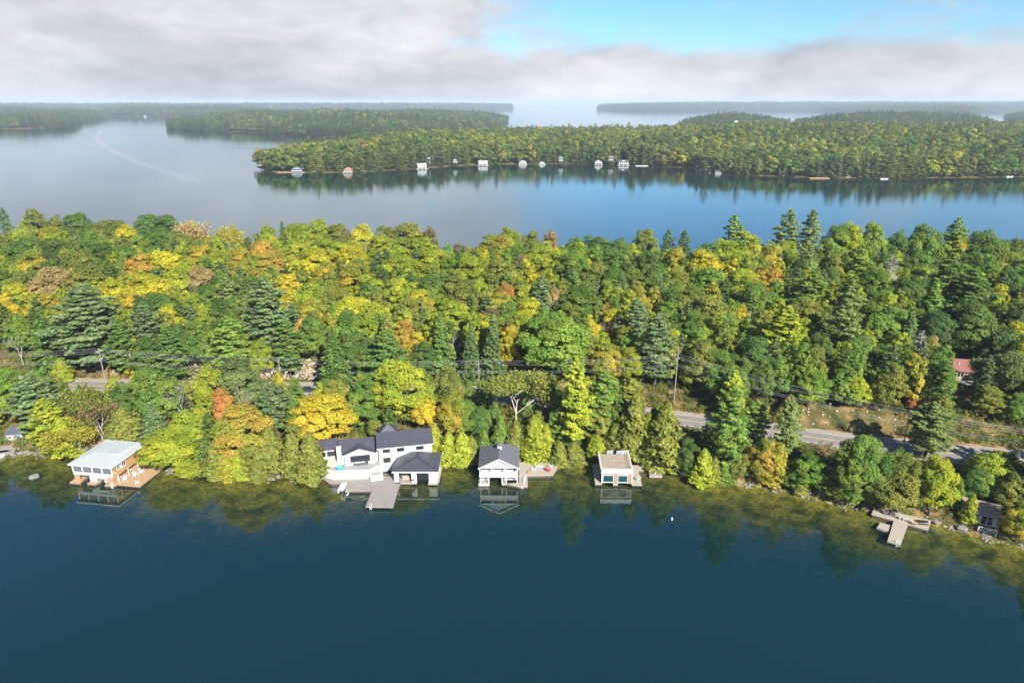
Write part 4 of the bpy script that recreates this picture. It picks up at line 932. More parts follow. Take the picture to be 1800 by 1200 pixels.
# terrace
tw = [G(564, 822, 3.3), G(585, 828, 3.3), G(649, 826, 3.3), G(671, 817, 3.3)]
back = [L2W(hs, .0, 1.4), L2W(hs, -11.0, 1.5), L2W(hs, -16.4, 4.0)]
tp = tw + back
cx, cy = -43, 161
ter = empty('terrace', (cx, cy, 0), 0, 'white walled stone terrace in front of the white house', 'terrace')
lp = [(x - cx, y - cy) for x, y in tp]
MB().prism(lp, -.4, 3.05).build('retaining_wall', M_whitewall, ter)
MB().prism([(x * .995, y * .97 + .03) for x, y in lp], 3.051, 3.12).build('paving', M_terrace, ter)
for i in range(3):
    (ax, ay), (bx, by) = lp[i], lp[i + 1]
    MB().bar((ax, ay + .12, 3.22), (bx, by + .12, 3.22), .22, .34).build('parapet', M_white, ter)
pa = [L2W(hs, x, y) for x, y in ((-16.3, 1.2), (-11.2, .2), (-11.1, 3.9), (-16.3, 3.9))]
MB().prism([(x - cx, y - cy) for x, y in pa], 3.13, 3.75).build('upper_patio', M_sandstone, ter)
x, y = G(597, 821, 3.4)
pool = empty('paddling_pool', (x, y, 3.12), 0, 'small round blue paddling pool on the white terrace', 'pool')
pm = MB()
for k in range(16):
    a0, a1 = 2 * PI * k / 16, 2 * PI * (k + 1) / 16
    for (r0, z0, r1, z1) in ((1.0, 0, 1.05, .35), (1.05, .35, .9, .42), (.9, .42, .85, .12)):
        pm.poly([(r0 * math.cos(a0), r0 * math.sin(a0), z0), (r0 * math.cos(a1), r0 * math.sin(a1), z0), (r1 * math.cos(a1), r1 * math.sin(a1), z1), (r1 * math.cos(a0), r1 * math.sin(a0), z1)])
pm.build('rim', M_blueplastic, pool)
MB().prism([(.87 * math.cos(2 * PI * k / 16), .87 * math.sin(2 * PI * k / 16)) for k in range(16)], .03, .25).build('water_fill', mat('pool_water', (.10, .42, .62), .1, .1, 2), pool)
x, y = G(635, 815, 3.3)
sofa = empty('outdoor_sofa', (x, y, 3.12), math.radians(10), 'long dark outdoor sofa below the big bay window', 'sofa')
MB().box(-1.9, 1.9, -.45, .45, .08, .42).build('seat', M_screen, sofa); MB().box(-1.9, 1.9, .3, .5, .42, .85).build('backrest', M_screen, sofa)
for s in (-1, 1): MB().box(s * 1.8 - .12, s * 1.8 + .12, -.45, .3, .42, .66).build('armrest', M_screen, sofa)
x, y = G(662, 836, 1.6)
hb = empty('storage_box', (x, y, .8), math.radians(14), 'white dockside box with grey lid at the terrace corner', 'storage box')
MB().box(-1.6, 1.6, -1.0, 1.0, 0, 1.5).build('body', M_white, hb); MB().box(-1.35, 1.05, -.75, .75, 1.503, 1.56).build('lid', M_terrace, hb)

# boathouse of the white house
b2 = empty('boathouse', (-25.3, 157.2, 0), 0, 'white double boathouse with black hipped roof', 'boathouse')
E_ = 6.1
mb = MB(); e = [(-E_, -.45, 4.15), (E_, -.45, 4.15), (E_, 9.9, 4.15), (-E_, 9.9, 4.15)]; ap, bp_ = (0, 4.0, 6.3), (0, 6.6, 6.3)
mb.poly([e[0], e[1], ap]).poly([e[1], e[2], bp_, ap]).poly([e[2], e[3], bp_]).poly([e[3], e[0], ap, bp_])
rf = mb.build('roof', M_blackroof, b2)
sm = MB()
for k in range(1, 24):
    x = -E_ + 2 * E_ * k / 24; t = 1 - abs(x) / E_; sm.bar((x, -.45, 4.18), (x, -.45 + 4.45 * t, 4.18 + 2.15 * t), .06, .05)
sm.build('seam', M_seam, rf)
MB().bar(e[0], ap, .16, .08).bar(e[1], ap, .16, .08).bar(ap, bp_, .16, .08).bar(e[2], bp_, .16, .08).bar(e[3], bp_, .16, .08).build('hip_cap', M_seam, rf)
MB().box(-E_, E_, -.47, -.40, 3.85, 4.13).box(E_ - .07, E_, -.4, 9.9, 3.85, 4.13).box(-E_, -E_ + .07, -.4, 9.9, 3.85, 4.13).box(-E_ + .08, E_ - .08, -.39, 9.8, 4.06, 4.13).build('fascia', M_trim, rf)
for x0, x1 in ((-5.6, -4.4), (-1.1, .25), (3.5, 5.6)): MB().box(x0, x1, 0, .6, .3, 4.05).build('pier', M_whitewall, b2)
MB().box(-4.4, -1.1, .05, .5, 3.5, 4.05).box(.25, 3.5, .05, .5, 3.5, 4.05).build('lintel', M_whitewall, b2)
MB().box(-5.6, -5.4, .6, 9.5, .3, 4.05).box(5.4, 5.6, .6, 9.5, .3, 4.05).box(-5.4, 5.4, 9.3, 9.5, .3, 4.05).build('wall', M_whitewall, b2)
MB().box(-5.4, .2, .6, 9.3, .5, .78).build('floor', M_greydeck, b2)
MB().box(-5.7, .3, -.5, .02, .5, .8).box(3.3, 5.8, -.5, .6, .3, .8).box(5.6, 6.1, .6, 9.5, .3, .8).build('ledge', M_palewood, b2)
g = MB()
for k in range(5): g.box(.25, 3.5, .3, .36, .95 + k * .62, 1.02 + k * .62)
for k in range(4): g.box(.25 + k * 1.06, .32 + k * 1.06, .31, .35, .9, 3.5)
dr = g.build('glass_door', M_frame, b2)
MB().box(.33, 3.43, .37, .39, 1.2, 3.5).build('pane', M_glass, dr)
g = MB().box(-4.4, -4.32, .3, .38, .8, 3.5).box(-1.18, -1.1, .3, .38, .8, 3.5).box(-4.4, -1.1, .3, .38, 3.42, 3.5).build('door_frame', M_frame, b2)
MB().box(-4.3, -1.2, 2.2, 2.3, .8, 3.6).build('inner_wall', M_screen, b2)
x, y = -28.1, 158.6
so = empty('lounge_bench', (x, y, .8), 0, 'pale bench just inside the open slip of the white boathouse', 'bench')
MB().box(-1.0, 1.0, -.3, .3, .1, .45).build('seat', M_palewood, so); MB().box(-1.0, 1.0, .25, .4, .45, .9).build('backrest', M_palewood, so)
chair(-25.9, 157.5, .8, 180, M_redplastic, 'small red chair at the white boathouse pier')
deck('dock', [(553, 831), (578, 848.5), (609, 848), (606, 862), (654, 862), (643, 890), (691, 891), (704.5, 846.5), (690, 838), (660, 836), (610, 838), (585, 837), (563, 828)], .8, M_greydeck, 'large weathered grey dock with square pier before the white house', 'dock')
x, y = G(651.5, 890, .8); ladder(x, y - .05, .8, 0, 'white swim ladder at the end of the weathered grey pier')
board('paddleboard', G(603, 846, 1), G(594, 864, 1), .95, .55, M_white, 'white paddleboard leaning off the grey dock, nearer the house side', 'paddleboard')
board('paddleboard', G(608, 847, 1), G(601, 863, 1), .85, .82, M_white, 'white paddleboard overlapping the other, on the dock side', 'paddleboard')
x, y = G(607, 868, 0)
fl = MB()
for k in range(10):
    a0, a1 = -1.2 + k * .3, -.9 + k * .3; fl.tube((math.cos(a0) * .8, math.sin(a0) * .8, .12), (math.cos(a1) * .8, math.sin(a1) * .8, .12), .12, .12, 6)
o = fl.build('pool_noodle', M_white); o.location = (x, y, 0); tag(o, 'curved white foam float in the water by the paddleboards', 'float')

# ------------------------------------------------------------------ grey boathouse with gable front
b3 = empty('boathouse', (-3.45, 156.8, 0), 0, 'grey shingled gable boathouse with white balcony and three bays', 'boathouse')
e0, er, W3 = 5.45, 8.2, 5.35
mb = MB()
mb.slab([(-W3, -.6, e0), (0, -.6, er), (0, 8.6, er), (-W3, 11.2, e0)][::-1], .2).slab([(0, -.6, er), (W3, -.6, e0), (W3, 11.2, e0), (0, 8.6, er)][::-1], .2).slab([(-W3, 11.2, e0), (0, 8.6, er), (W3, 11.2, e0)][::-1], .2)
rf = mb.build('roof', M_shingle, b3)
MB().bar((-W3, -.63, e0 - .16), (0, -.63, er - .16), .05, .3).bar((0, -.63, er - .16), (W3, -.63, e0 - .16), .05, .3).build('bargeboard', M_trim, rf)
MB().box(W3 - .04, W3 + .02, -.58, 11.2, e0 - .26, e0 - .03).box(-W3 - .02, -W3 + .04, -.58, 11.2, e0 - .26, e0 - .03).build('fascia', M_trim, rf)
cu = MB().box(-.45, .75, 5.4, 6.4, 7.0, 8.75).build('chimney', M_greysiding, rf)
MB().poly([(-.7, 5.15, 8.76), (1.0, 5.15, 8.76), (.15, 5.9, 9.6)]).poly([(1.0, 5.15, 8.76), (1.0, 6.65, 8.76), (.15, 5.9, 9.6)]).poly([(1.0, 6.65, 8.76), (-.7, 6.65, 8.76), (.15, 5.9, 9.6)]).poly([(-.7, 6.65, 8.76), (-.7, 5.15, 8.76), (.15, 5.9, 9.6)]).build('chimney_roof', M_shingle, b3)
MB().box(-.1, .7, 5.36, 5.398, 7.75, 8.6).build('vent', M_trim, b3)
mb = MB(); mb.box(-4.85, -4.7, 1.4, 10.8, .8, 5.3).box(4.7, 4.85, 1.4, 10.8, .8, 5.3).box(-4.7, 4.7, 10.65, 10.8, .8, 5.3).build('wall', M_greysiding, b3)
mb = MB(); z5 = 5.0; mb.poly([(-4.85, 1.4, 3.2), (4.85, 1.4, 3.2), (4.85, 1.4, z5 + .3), (0, 1.4, 7.7), (-4.85, 1.4, z5 + .3)]); mb.build('front_wall', M_greysiding, b3)
mb = MB(); mb.poly([(-4.9, -.2, 5.52), (4.9, -.2, 5.52), (0, -.2, 7.9)]).poly([(-4.9, -.15, 5.52), (0, -.15, 7.9), (4.9, -.15, 5.52)]); mb.build('gable_panel', M_greysiding, b3)
MB().box(-5.0, 5.0, -.28, -.08, 5.32, 5.52).build('beam', M_trim, b3)
for x in (-3.3, 0, 3.3): win(b3, 'F', (x, 4.5), 2.4, 1.3, 3, 1.4, frame=M_trim)
MB().box(-5.0, 5.0, -.25, 1.38, 2.95, 3.2).build('balcony_floor', M_palewood, b3)
for k in range(34):
    pass
bm_ = MB().box(-5.0, 5.0, -.28, -.20, 3.2, 3.32).box(-5.0, 5.0, -.30, -.18, 4.18, 4.27)
for k in range(61): bm_.box(-5.0 + k * .164, -4.88 + k * .164, -.26, -.22, 3.32, 4.18)
bm_.build('balustrade', M_white, b3)
MB().box(-5.05, 5.05, -.34, -.28, 2.75, 3.32).build('fascia', M_white, b3)
for x in (-5.0, -1.75, 1.6, 4.85): MB().box(x, x + .18, -.27, -.09, 4.27, 5.32).build('post', M_trim, b3)
for x in (-4.85, -2.7, .75, 1.85, 4.75): MB().box(x, x + .2, -.2, 0, .8, 2.95).build('post', M_trim, b3)
MB().box(-4.7, -2.6, 1.5, 1.6, .8, 2.95).box(.85, 4.7, 1.5, 1.6, .8, 2.95).build('lower_wall', M_greysiding, b3)
MB().box(-2.6, .85, 1.5, 1.56, 1.35, 2.95).build('slip_door', mat('pale_blue_door', (.36, .39, .47), .6, .1, 1), b3)
for x0, x1 in ((-5.2, -2.55), (.78, 1.9)): MB().box(x0, x1, -.35, 10.6, .3, .8).build('dock_arm', M_palewood, b3)
MB().box(-5.3, -5.21, -.4, 10.6, .25, .75).box(-5.3, -2.5, -.42, -.36, .2, .82).build('skirt', M_white, b3)
deck('deck', None, 1.0, M_palewood, 'pale sun deck beside the grey gable boathouse', 'deck', world=[(1.9, 160.3), (11.0, 160.7), (12.4, 164.3), (12.7, 166.8), (1.9, 167.6)])
deck('walkway', None, .82, M_palewood, 'short angled walkway round the front corner of the grey boathouse', 'dock', world=[(-1.5, 156.5), (1.7, 155.2), (4.1, 155.2), (4.15, 160.4), (1.85, 160.2), (1.8, 157.0)])
x, y = G(916.5, 854, .8); ladder(x + .2, y - .05, .85, 0, 'white swim ladder beside the grey gable boathouse')
board('kayak', (3.0, 156.3), (3.5, 160.0), .8, .85, mat('lilac_plastic', (.50, .48, .56), .4, .1, 2), 'pale lilac kayak lying on the walkway', 'kayak', .35)
for u, v, rz, mt, lb in ((944, 821, 190, M_white, 'left of two white chairs side by side on the sun deck'), (951, 821, 180, M_white, 'right of two white chairs side by side on the sun deck'), (967, 820, 150, M_white, 'white chair at the outer end of the sun deck'), (964, 827, 60, M_redplastic, 'red chair at the outer edge of the sun deck'), (937, 825, 240, M_white, 'white chair turned inward beside the two on the sun deck')):
    x, y = G(u, v, 1.2); chair(x, y, 1.0, rz, mt, lb)
x, y = G(930, 829, 1.2)
o = MB().tube((0, 0, 0), (0, 0, .3), .42, .5, 10).tube((0, 0, .3), (0, 0, .42), .5, .3, 10).build('fire_bowl', M_tanroof); o.location = (x, y, 1.004); tag(o, 'round brown fire bowl on the sun deck', 'fire bowl')
x, y = G(934, 811, 1.2)
gr = empty('barbecue', (x, y, 1.0), 0, 'dark lidded barbecue at the back of the sun deck', 'barbecue')
MB().box(-.6, .6, -.3, .3, .5, .85).build('body', M_screen, gr); MB().prism([(-.55, -.3), (.55, -.3), (.55, .3), (-.55, .3)], .86, [1.0, 1.0, 1.25, 1.25]).build('lid', M_screen, gr)
for sx_ in (-.5, .5):
    for sy_ in (-.22, .22): MB().box(sx_ - .03, sx_ + .03, sy_ - .03, sy_ + .03, 0, .5).build('leg', M_frame, gr)

# ------------------------------------------------------------------ flat-roofed boathouse
b4 = empty('boathouse', (27.4, 156.5, 0), math.radians(-2), 'rose-brown boathouse with flat roof terrace and two teal doors', 'boathouse')
MB().box(-3.9, 3.9, .1, .45, 3.3, 3.95).box(-3.9, -3.65, .1, .45, .8, 3.3).box(-.85, .25, .1, .45, .8, 3.3).box(2.85, 3.9, .1, .45, .8, 3.3).build('front_wall', M_brownwall, b4)
MB().box(-3.9, -3.75, .45, 9.5, .5, 3.95).box(3.75, 3.9, .45, 9.5, .5, 3.95).box(-3.75, 3.75, 9.35, 9.5, .5, 3.95).build('wall', M_brownwall, b4)
for x0, x1 in ((-3.65, -.85), (.25, 2.85)):
    d4 = MB().box(x0 + .1, x1 - .1, .25, .33, 1.15, 3.15).build('door', M_greendoor, b4)
    MB().box(x0, x0 + .1, .04, .25, .8, 3.3).box(x1 - .1, x1, .04, .25, .8, 3.3).box(x0 + .1, x1 - .1, .04, .25, 3.15, 3.3).build('trim', M_trim, d4)
    MB().box(x0 + .1, x1 - .1, .2, .36, .95, 1.15).build('rail', M_white, d4)
MB().box(-3.98, -3.82, .02, .12, .8, 3.95).box(3.82, 3.98, .02, .12, .8, 3.95).build('corner_board', M_trim, b4)
rf = MB().box(-4.1, 4.1, -.1, 9.7, 3.96, 4.16).build('roof_terrace', M_roofdeck, b4)
MB().box(-4.16, 4.16, -.17, -.105, 3.85, 4.2).box(4.105, 4.17, -.1, 9.7, 3.85, 4.2).box(-4.17, -4.105, -.1, 9.7, 3.85, 4.2).build('fascia', M_trim, rf)
M_rail = mat('frosted_rail_glass', (.46, .48, .52), .35, .08, 1)
for k in range(4):
    x = -4.0 + k * 2.0; MB().box(x + .08, x + 1.95, -.04, .0, 4.25, 5.1).build('glass_panel', M_rail, rf)
for k in range(5): MB().box(-4.04 + k * 2.0, -3.96 + k * 2.0, -.06, .02, 4.17, 5.2).build('rail_post', M_trim, rf)
for sgn in (-1, 1):
    MB().bar((sgn * 4.0, -.02, 5.15), (sgn * 4.0, 9.6, 5.15), .07, .07).build('handrail', M_trim, rf)
    for k in range(1, 6): MB().box(sgn * 4.0 - .035, sgn * 4.0 + .035, k * 1.9, k * 1.9 + .07, 4.17, 5.12).build('rail_post', M_trim, rf)
MB().bar((-4.0, -.02, 5.15), (4.0, -.02, 5.15), .07, .07).build('handrail', M_trim, rf)
for x0, x1 in ((-1.6, -.3), (.9, 2.5), (2.7, 4.0)):
    gt = MB().box(x0, x1, 9.55, 9.6, 4.3, 5.2).build('gate', M_bluegrey, rf)
    MB().box(x0 - .05, x0, 9.53, 9.62, 4.17, 5.28).box(x1, x1 + .05, 9.53, 9.62, 4.17, 5.28).box(x0, x1, 9.53, 9.62, 5.2, 5.28).build('trim', M_trim, gt)
MB().box(2.75, 2.79, 1.2, 9.4, 4.165, 4.2).box(2.8, 3.9, 8.6, 8.64, 4.165, 4.2).box(2.8, 3.9, 3.0, 3.04, 4.165, 4.2).build('floor_strip', M_frame, rf)
deck_local('dock', b4, [(-5.6, -.3), (-3.95, -.3), (-3.95, 10.2), (-5.6, 10.2)], .8, M_palewood, 'narrow pale dock on the shaded side of the flat-roofed boathouse', 'dock')
deck_local('dock', b4, [(3.95, -.35), (6.55, -.45), (6.6, 7.3), (13.2, 7.5), (13.2, 10.3), (3.95, 9.8)], .8, M_palewood, 'L-shaped pale dock at the flat-roofed boathouse', 'dock')
MB().box(-.9, .3, -.2, 9, .3, .78).build('dock_arm', M_palewood, b4)
def raft(name, uv, z, mt, label, cat):
    pts = [G(u, v, z) for u, v in uv]; cx = sum(p[0] for p in pts) / 4; cy = sum(p[1] for p in pts) / 4
    r = empty(name, (cx, cy, 0), 0, label, cat); l = [(x - cx, y - cy) for x, y in pts]
    MB().prism(l, -.1, z - .08).build('float_frame', M_palewood, r); MB().prism([(x * .92, y * .92) for x, y in l], z - .075, z).build('top', mt, r)
    return r
raft('swim_raft', [(1142, 836), (1164, 836), (1162, 826), (1139.5, 826)], .45, mat('grey_brown_boards', (.24, .21, .20), .85, .15, 2), 'square swim raft with dark top by the L-shaped dock', 'raft')
x, y = G(1152, 832, .5); o = board('rescue_float', (x - .25, y - .6), (x + .1, y + .6), .4, .455, M_white, 'small white float lying on the dark swim raft', 'float', .12)
raft('dock_ramp', [(1176, 831), (1186, 825), (1166, 819), (1160, 823)], .5, M_greydeck, 'weathered grey floating ramp beside the L-shaped dock', 'ramp')
x, y = G(1121, 843, .8); chair(x, y, .8, 215, M_white, 'lone white chair on the dock by the teal doors', s=1.4)
for u, lb in ((1143.5, 'left of two red chairs under the cedars'), (1150, 'right of two red chairs under the cedars')):
    x, y = G(u, 814, 1.6); chair(x, y, max(float(near_height(x, y)), .8), 180, M_redplastic, lb, s=1.35)
x, y = G(1157, 815, 1.6); chair(x, y, max(float(near_height(x, y)), .8), 190, M_tanwall, 'faded wooden chair beside the two red chairs')

# ------------------------------------------------------------------ T-shaped dock and grey cabin at the right
deck('dock', [(1532, 903), (1632, 931), (1637, 914), (1585, 902), (1537, 892)], .85, M_palewood, 'long low shore deck of the T-shaped dock', 'dock')
deck('pier', [(1560, 950), (1583, 957), (1596, 921), (1571, 915)], .8, M_palewood, 'square pale pier of the T-shaped dock', 'dock', thick=.35)
raft('swim_raft', [(1541, 926), (1562, 934), (1568, 923), (1547, 917)], .45, M_palewood, 'small pale raft left of the T-shaped pier', 'raft')
x, y = G(1578, 955, .8); ladder(x, y, .8, math.radians(-10), 'white swim ladder at the tip of the T-shaped dock')
for u, v, rz, mt, lb in ((1556, 902, 200, M_greysiding, 'left grey chair on the long shore deck'), (1566, 904, 170, M_greysiding, 'right grey chair on the long shore deck'), (1583, 911, 160, M_white, 'left of two white loungers on the T-shaped dock'), (1590, 913, 160, M_white, 'right of two white loungers on the T-shaped dock'), (1607, 921, 40, M_tanwall, 'wooden chair beside the dark picnic table')):
    x, y = G(u, v, 1.0); chair(x, y, .85, rz, mt, lb)
x, y = G(1622, 918, 1.2)
pt = empty('picnic_table', (x, y, .85), math.radians(-12), 'dark picnic table with benches on the T-shaped dock', 'table')
MB().box(-1.1, 1.1, -.4, .4, .7, .76).build('table_top', M_frame, pt)
for s in (-1, 1):
    MB().box(-1.1, 1.1, s * .75 - .14, s * .75 + .14, .40, .45).build('bench', M_frame, pt); MB().bar((s * .8, -.7, 0), (s * .8, .2, .7), .07, .07).bar((s * .8, .7, 0), (s * .8, -.2, .7), .07, .07).build('leg', M_frame, pt)
x, y = G(1726, 926, .8)
cb = empty('cabin', (x, y, .2), math.radians(-28), 'small grey shoreline cabin with white-framed glass door', 'cabin')
MB().box(-4.2, 2.6, 0, 6.2, .5, 4.2).build('wall', M_greywall, cb)
mb = MB(); mb.v = [(2.58, 0, 4.201), (2.58, 6.2, 4.201), (2.58, 3.1, 5.6), (-4.18, 0, 4.201), (-4.18, 6.2, 4.201), (-4.18, 3.1, 5.6)]; mb.f = [(0, 1, 2), (3, 5, 4)]; mb.build('gable_wall', M_greywall, cb)
M_oldroof = mat('leaf_strewn_roof', (.16, .12, .09), .9, .3, 2.5, rgb2=(.34, .26, .20))
MB().slab([(-4.7, -.5, 4.0), (3.1, -.5, 4.0), (3.1, 3.1, 5.75), (-4.7, 3.1, 5.75)], .15).slab([(3.1, 6.7, 4.0), (-4.7, 6.7, 4.0), (-4.7, 3.1, 5.75), (3.1, 3.1, 5.75)], .15).build('roof', M_oldroof, cb)
win(cb, 'F', (.6, 2.6), 2.4, 2.4, 2, 0.0, frame=M_trim); win(cb, 'F', (-2.6, 2.8), 1.2, 1.2, 1, 0.0, frame=M_trim); win(cb, 'R', (3.1, 3.3), 1.2, 1.6, 1, 2.6, frame=M_bluegrey)
pc = MB().box(-1.2, 2.6, -2.6, -.01, .9, 1.1).build('porch', M_greydeck, cb)
for x_2 in (-1.1, .7, 2.4): MB().box(x_2, x_2 + .12, -2.55, -2.43, -1.0, 2.0).build('post', M_trim, pc)
MB().bar((-1.1, -2.5, 1.95), (2.5, -2.5, 1.95), .08, .08).bar((-1.1, -2.5, 1.5), (2.5, -2.5, 1.5), .05, .05).build('rail', M_trim, pc)
for k in range(3): MB().box(-.2, 1.4, -3.0 - k * .3, -2.7 - k * .3, .6 - k * .25, .68 - k * .25).build('step', M_greydeck, cb)

# ------------------------------------------------------------------ shed, steps and boat at the left edge
x, y = G(27, 772, 2.2)
sh = empty('shed', (x, y, 1.8), math.radians(8), 'small blue-grey shed at the left edge of the shore', 'shed')
MB().box(-2.3, 2.3, 0, 3.4, -.8, 2.2).build('wall', M_greysiding, sh)
MB().slab([(-2.6, -.4, 2.25), (2.6, -.4, 2.25), (2.6, 3.8, 3.1), (-2.6, 3.8, 3.1)], .15).build('roof', mat('dark_shed_roof', (.085, .095, .12), .8, .15, 1), sh)
win(sh, 'F', (-1.0, 1.1), 1.0, .9, 2, 0.0, frame=M_trim); MB().box(.5, 1.6, -.06, -.003, -.6, 1.6).build('door', M_bluegrey, sh)
st = empty('landing', (*G(16, 780, 1.5), 0), math.radians(20), 'weathered stepped landing below the blue-grey shed', 'dock')
for k in range(7): MB().box(-2.2, 2.2, -5 + k * 1.5, -3.52 + k * 1.5, .3 + k * .2, .5 + k * .2).build('step', M_greydeck, st)
deck('dock', [(-40, 806), (2, 797), (22, 791), (-14, 790), (-60, 797)], .7, M_greydeck, 'grey dock running out of frame at the left edge', 'dock')
mbt = board('rowboat', G(-14, 808, .3), G(9, 800, .3), 1.7, .02, M_white, 'white boat moored at the left edge dock', 'boat', .65)
# canoe under the trees
board('canoe', G(349, 801, 1.5), G(359, 811, 1.0), 1.2, 1.05, M_greencanvas, 'bright green canoe pulled up under the trees', 'canoe', .5)

# ------------------------------------------------------------------ red-roofed house in the woods
x, y, _h = tree_from_apex(1702, 630, 6.5)
z = float(near_height(x, y))
rh = empty('house', (x, y, z), math.radians(-14), 'red-roofed house half hidden by trees above the road', 'house')
MB().box(-5, 5, -3.6, 3.6, -2, 3.6).build('wall', M_brownpanel, rh)
MB().slab([(-5.6, -4.3, 3.3), (5.6, -4.3, 3.3), (5.6, 0, 6.0), (-5.6, 0, 6.0)], .2).slab([(5.6, 4.3, 3.3), (-5.6, 4.3, 3.3), (-5.6, 0, 6.0), (5.6, 0, 6.0)], .2).build('roof', M_redroof, rh)
for xx in (-2.9, .6): MB().tube((xx, -2.0, 4.6), (xx, -2.0, 5.3), .14, .14, 8).build('vent_pipe', M_trim, rh)
win(rh, 'F', (-2.5, 1.9), 2.0, 1.6, 2, -3.6, frame=M_trim); win(rh, 'F', (2.0, 1.7), 2.2, 2.2, 2, -3.6, frame=M_trim)
dk_ = MB().box(-4, 6, -7.2, -3.62, .1, .3).build('porch', M_greydeck, rh)
for k in range(9): MB().box(-4 + k * 1.23, -3.92 + k * 1.23, -7.2, -7.1, -2.5, 1.3).build('post', M_greysiding, dk_)
MB().bar((-4, -7.15, 1.3), (6, -7.15, 1.3), .08, .08).build('rail', M_trim, dk_)
TREE_XY = np.concatenate([TREE_XY, [[x, y, 7.0]]])

# ------------------------------------------------------------------ poles and wires, car
POLES = [(-205, 210, 13.0), (-130.8, 203.0, 15.6), (-74.5, 203.5, 12.4), (-10.7, 203.8, 11.5), (50.1, 193.2, 19.5), (104.5, 163.0, 12.9), (168, 140, 13)]
PLAB = [None, 'utility pole with crossarms above the brown boathouse', 'utility pole beside the rock slope', 'short utility pole half hidden among trees above the grey boathouse', 'tallest utility pole, behind the road above the flat-roofed boathouse', 'utility pole at the near edge of the open road', None]
ATT = []
for (x, y, h), lb in zip(POLES, PLAB):
    drop = 2.0 if h > 18 else 0
    z0 = 6.0
    ATT.append([(x - .0, y, z0 + h - .1 - drop), (x, y - .9, z0 + h - 1.1 - drop), (x, y + .9, z0 + h - 1.1 - drop), (x, y - .3, z0 + h - 3.6 - drop * .8), (x, y + .25, z0 + h - 4.4 - drop * .8)])
    if not lb: continue
    r = empty('utility_pole', (x, y, z0), 0, lb, 'utility pole', 'poles along the road')
    MB().tube((0, 0, -.8), (0, 0, h), .19, .13, 8).build('shaft', M_polewood, r)
    ca = MB().box(-.06, .06, -1.1, 1.1, h - 1.3 - drop, h - 1.14 - drop).build('crossarm', M_polewood, r)
    for s in (-.9, .9): MB().tube((0, s, h - 1.14 - drop), (0, s, h - .95 - drop), .05, .04, 6).build('insulator', M_trim, ca)
    MB().bar((-.6, 0, h - 4.0), (.6, 0, h - 3.4), .09, .09).build('bracket', M_trim, r)
WL = ['topmost single wire strung along the utility poles', 'near crossarm wire strung along the utility poles', 'far crossarm wire strung along the utility poles', 'upper cable below the crossarms of the utility poles', 'lowest cable strung along the utility poles']
for k in range(5):
    mb = MB()
    for i in range(len(ATT) - 1):
        a = Vector(ATT[i][k]); b = Vector(ATT[i + 1][k]); sag = (b - a).length * .018; pr = a
        for j in range(1, 13):
            t = j / 12; q = a.lerp(b, t); q.z -= sag * 4 * t * (1 - t); mb.tube(tuple(pr), tuple(q), .024, .024, 4); pr = q
    tag(mb.build('power_line', M_wire), WL[k], 'wire', 'wires along the road')

x, y = G(541, 686, 6.5)
car = empty('parked_car', (x, float(y_road(x)) - 2.0, 6.07), 0, 'dark car on the road behind the golden maple', 'car')
mb = MB(); prof = [(-2.2, .35), (2.2, .35), (2.25, .75), (1.3, .92), (-2.1, .95), (-2.25, .7)]
n = len(prof); mb.v = [(px, -.9, pz) for px, pz in prof] + [(px, .9, pz) for px, pz in prof]; mb.f = [tuple(range(n)), tuple(range(2 * n - 1, n - 1, -1))] + [(i, n + i, n + (i + 1) % n, (i + 1) % n) for i in range(n)]
mb.build('body', M_carpaint, car)
mb = MB(); prof = [(-1.9, .951), (1.1, .93), (.4, 1.45), (-1.4, 1.47)]
mb.v = [(px, -.78, pz) for px, pz in prof] + [(px, .78, pz) for px, pz in prof]; mb.f = [(0, 1, 2, 3), (7, 6, 5, 4)] + [(i, 4 + i, 4 + (i + 1) % 4, (i + 1) % 4) for i in range(4)]
mb.build('cabin', M_glass, car); MB().box(-1.38, .38, -.74, .74, 1.462, 1.51).build('roof', M_carpaint, car)
for wx in (-1.4, 1.45):
    for wy in (-.92, .74):
        w_ = MB().tube((wx, wy, .33), (wx, wy + .18, .33), .33, .33, 12).build('wheel', M_rubber, car)
        yy_ = wy - .01 if wy < 0 else wy + .18; MB().tube((wx, yy_, .33), (wx, yy_ + .01, .33), .2, .2, 10).build('rim', M_metal, w_)
for s in (-.6, .6): MB().box(2.2, 2.27, s - .15, s + .15, .6, .72).build('headlight', M_trim, car)

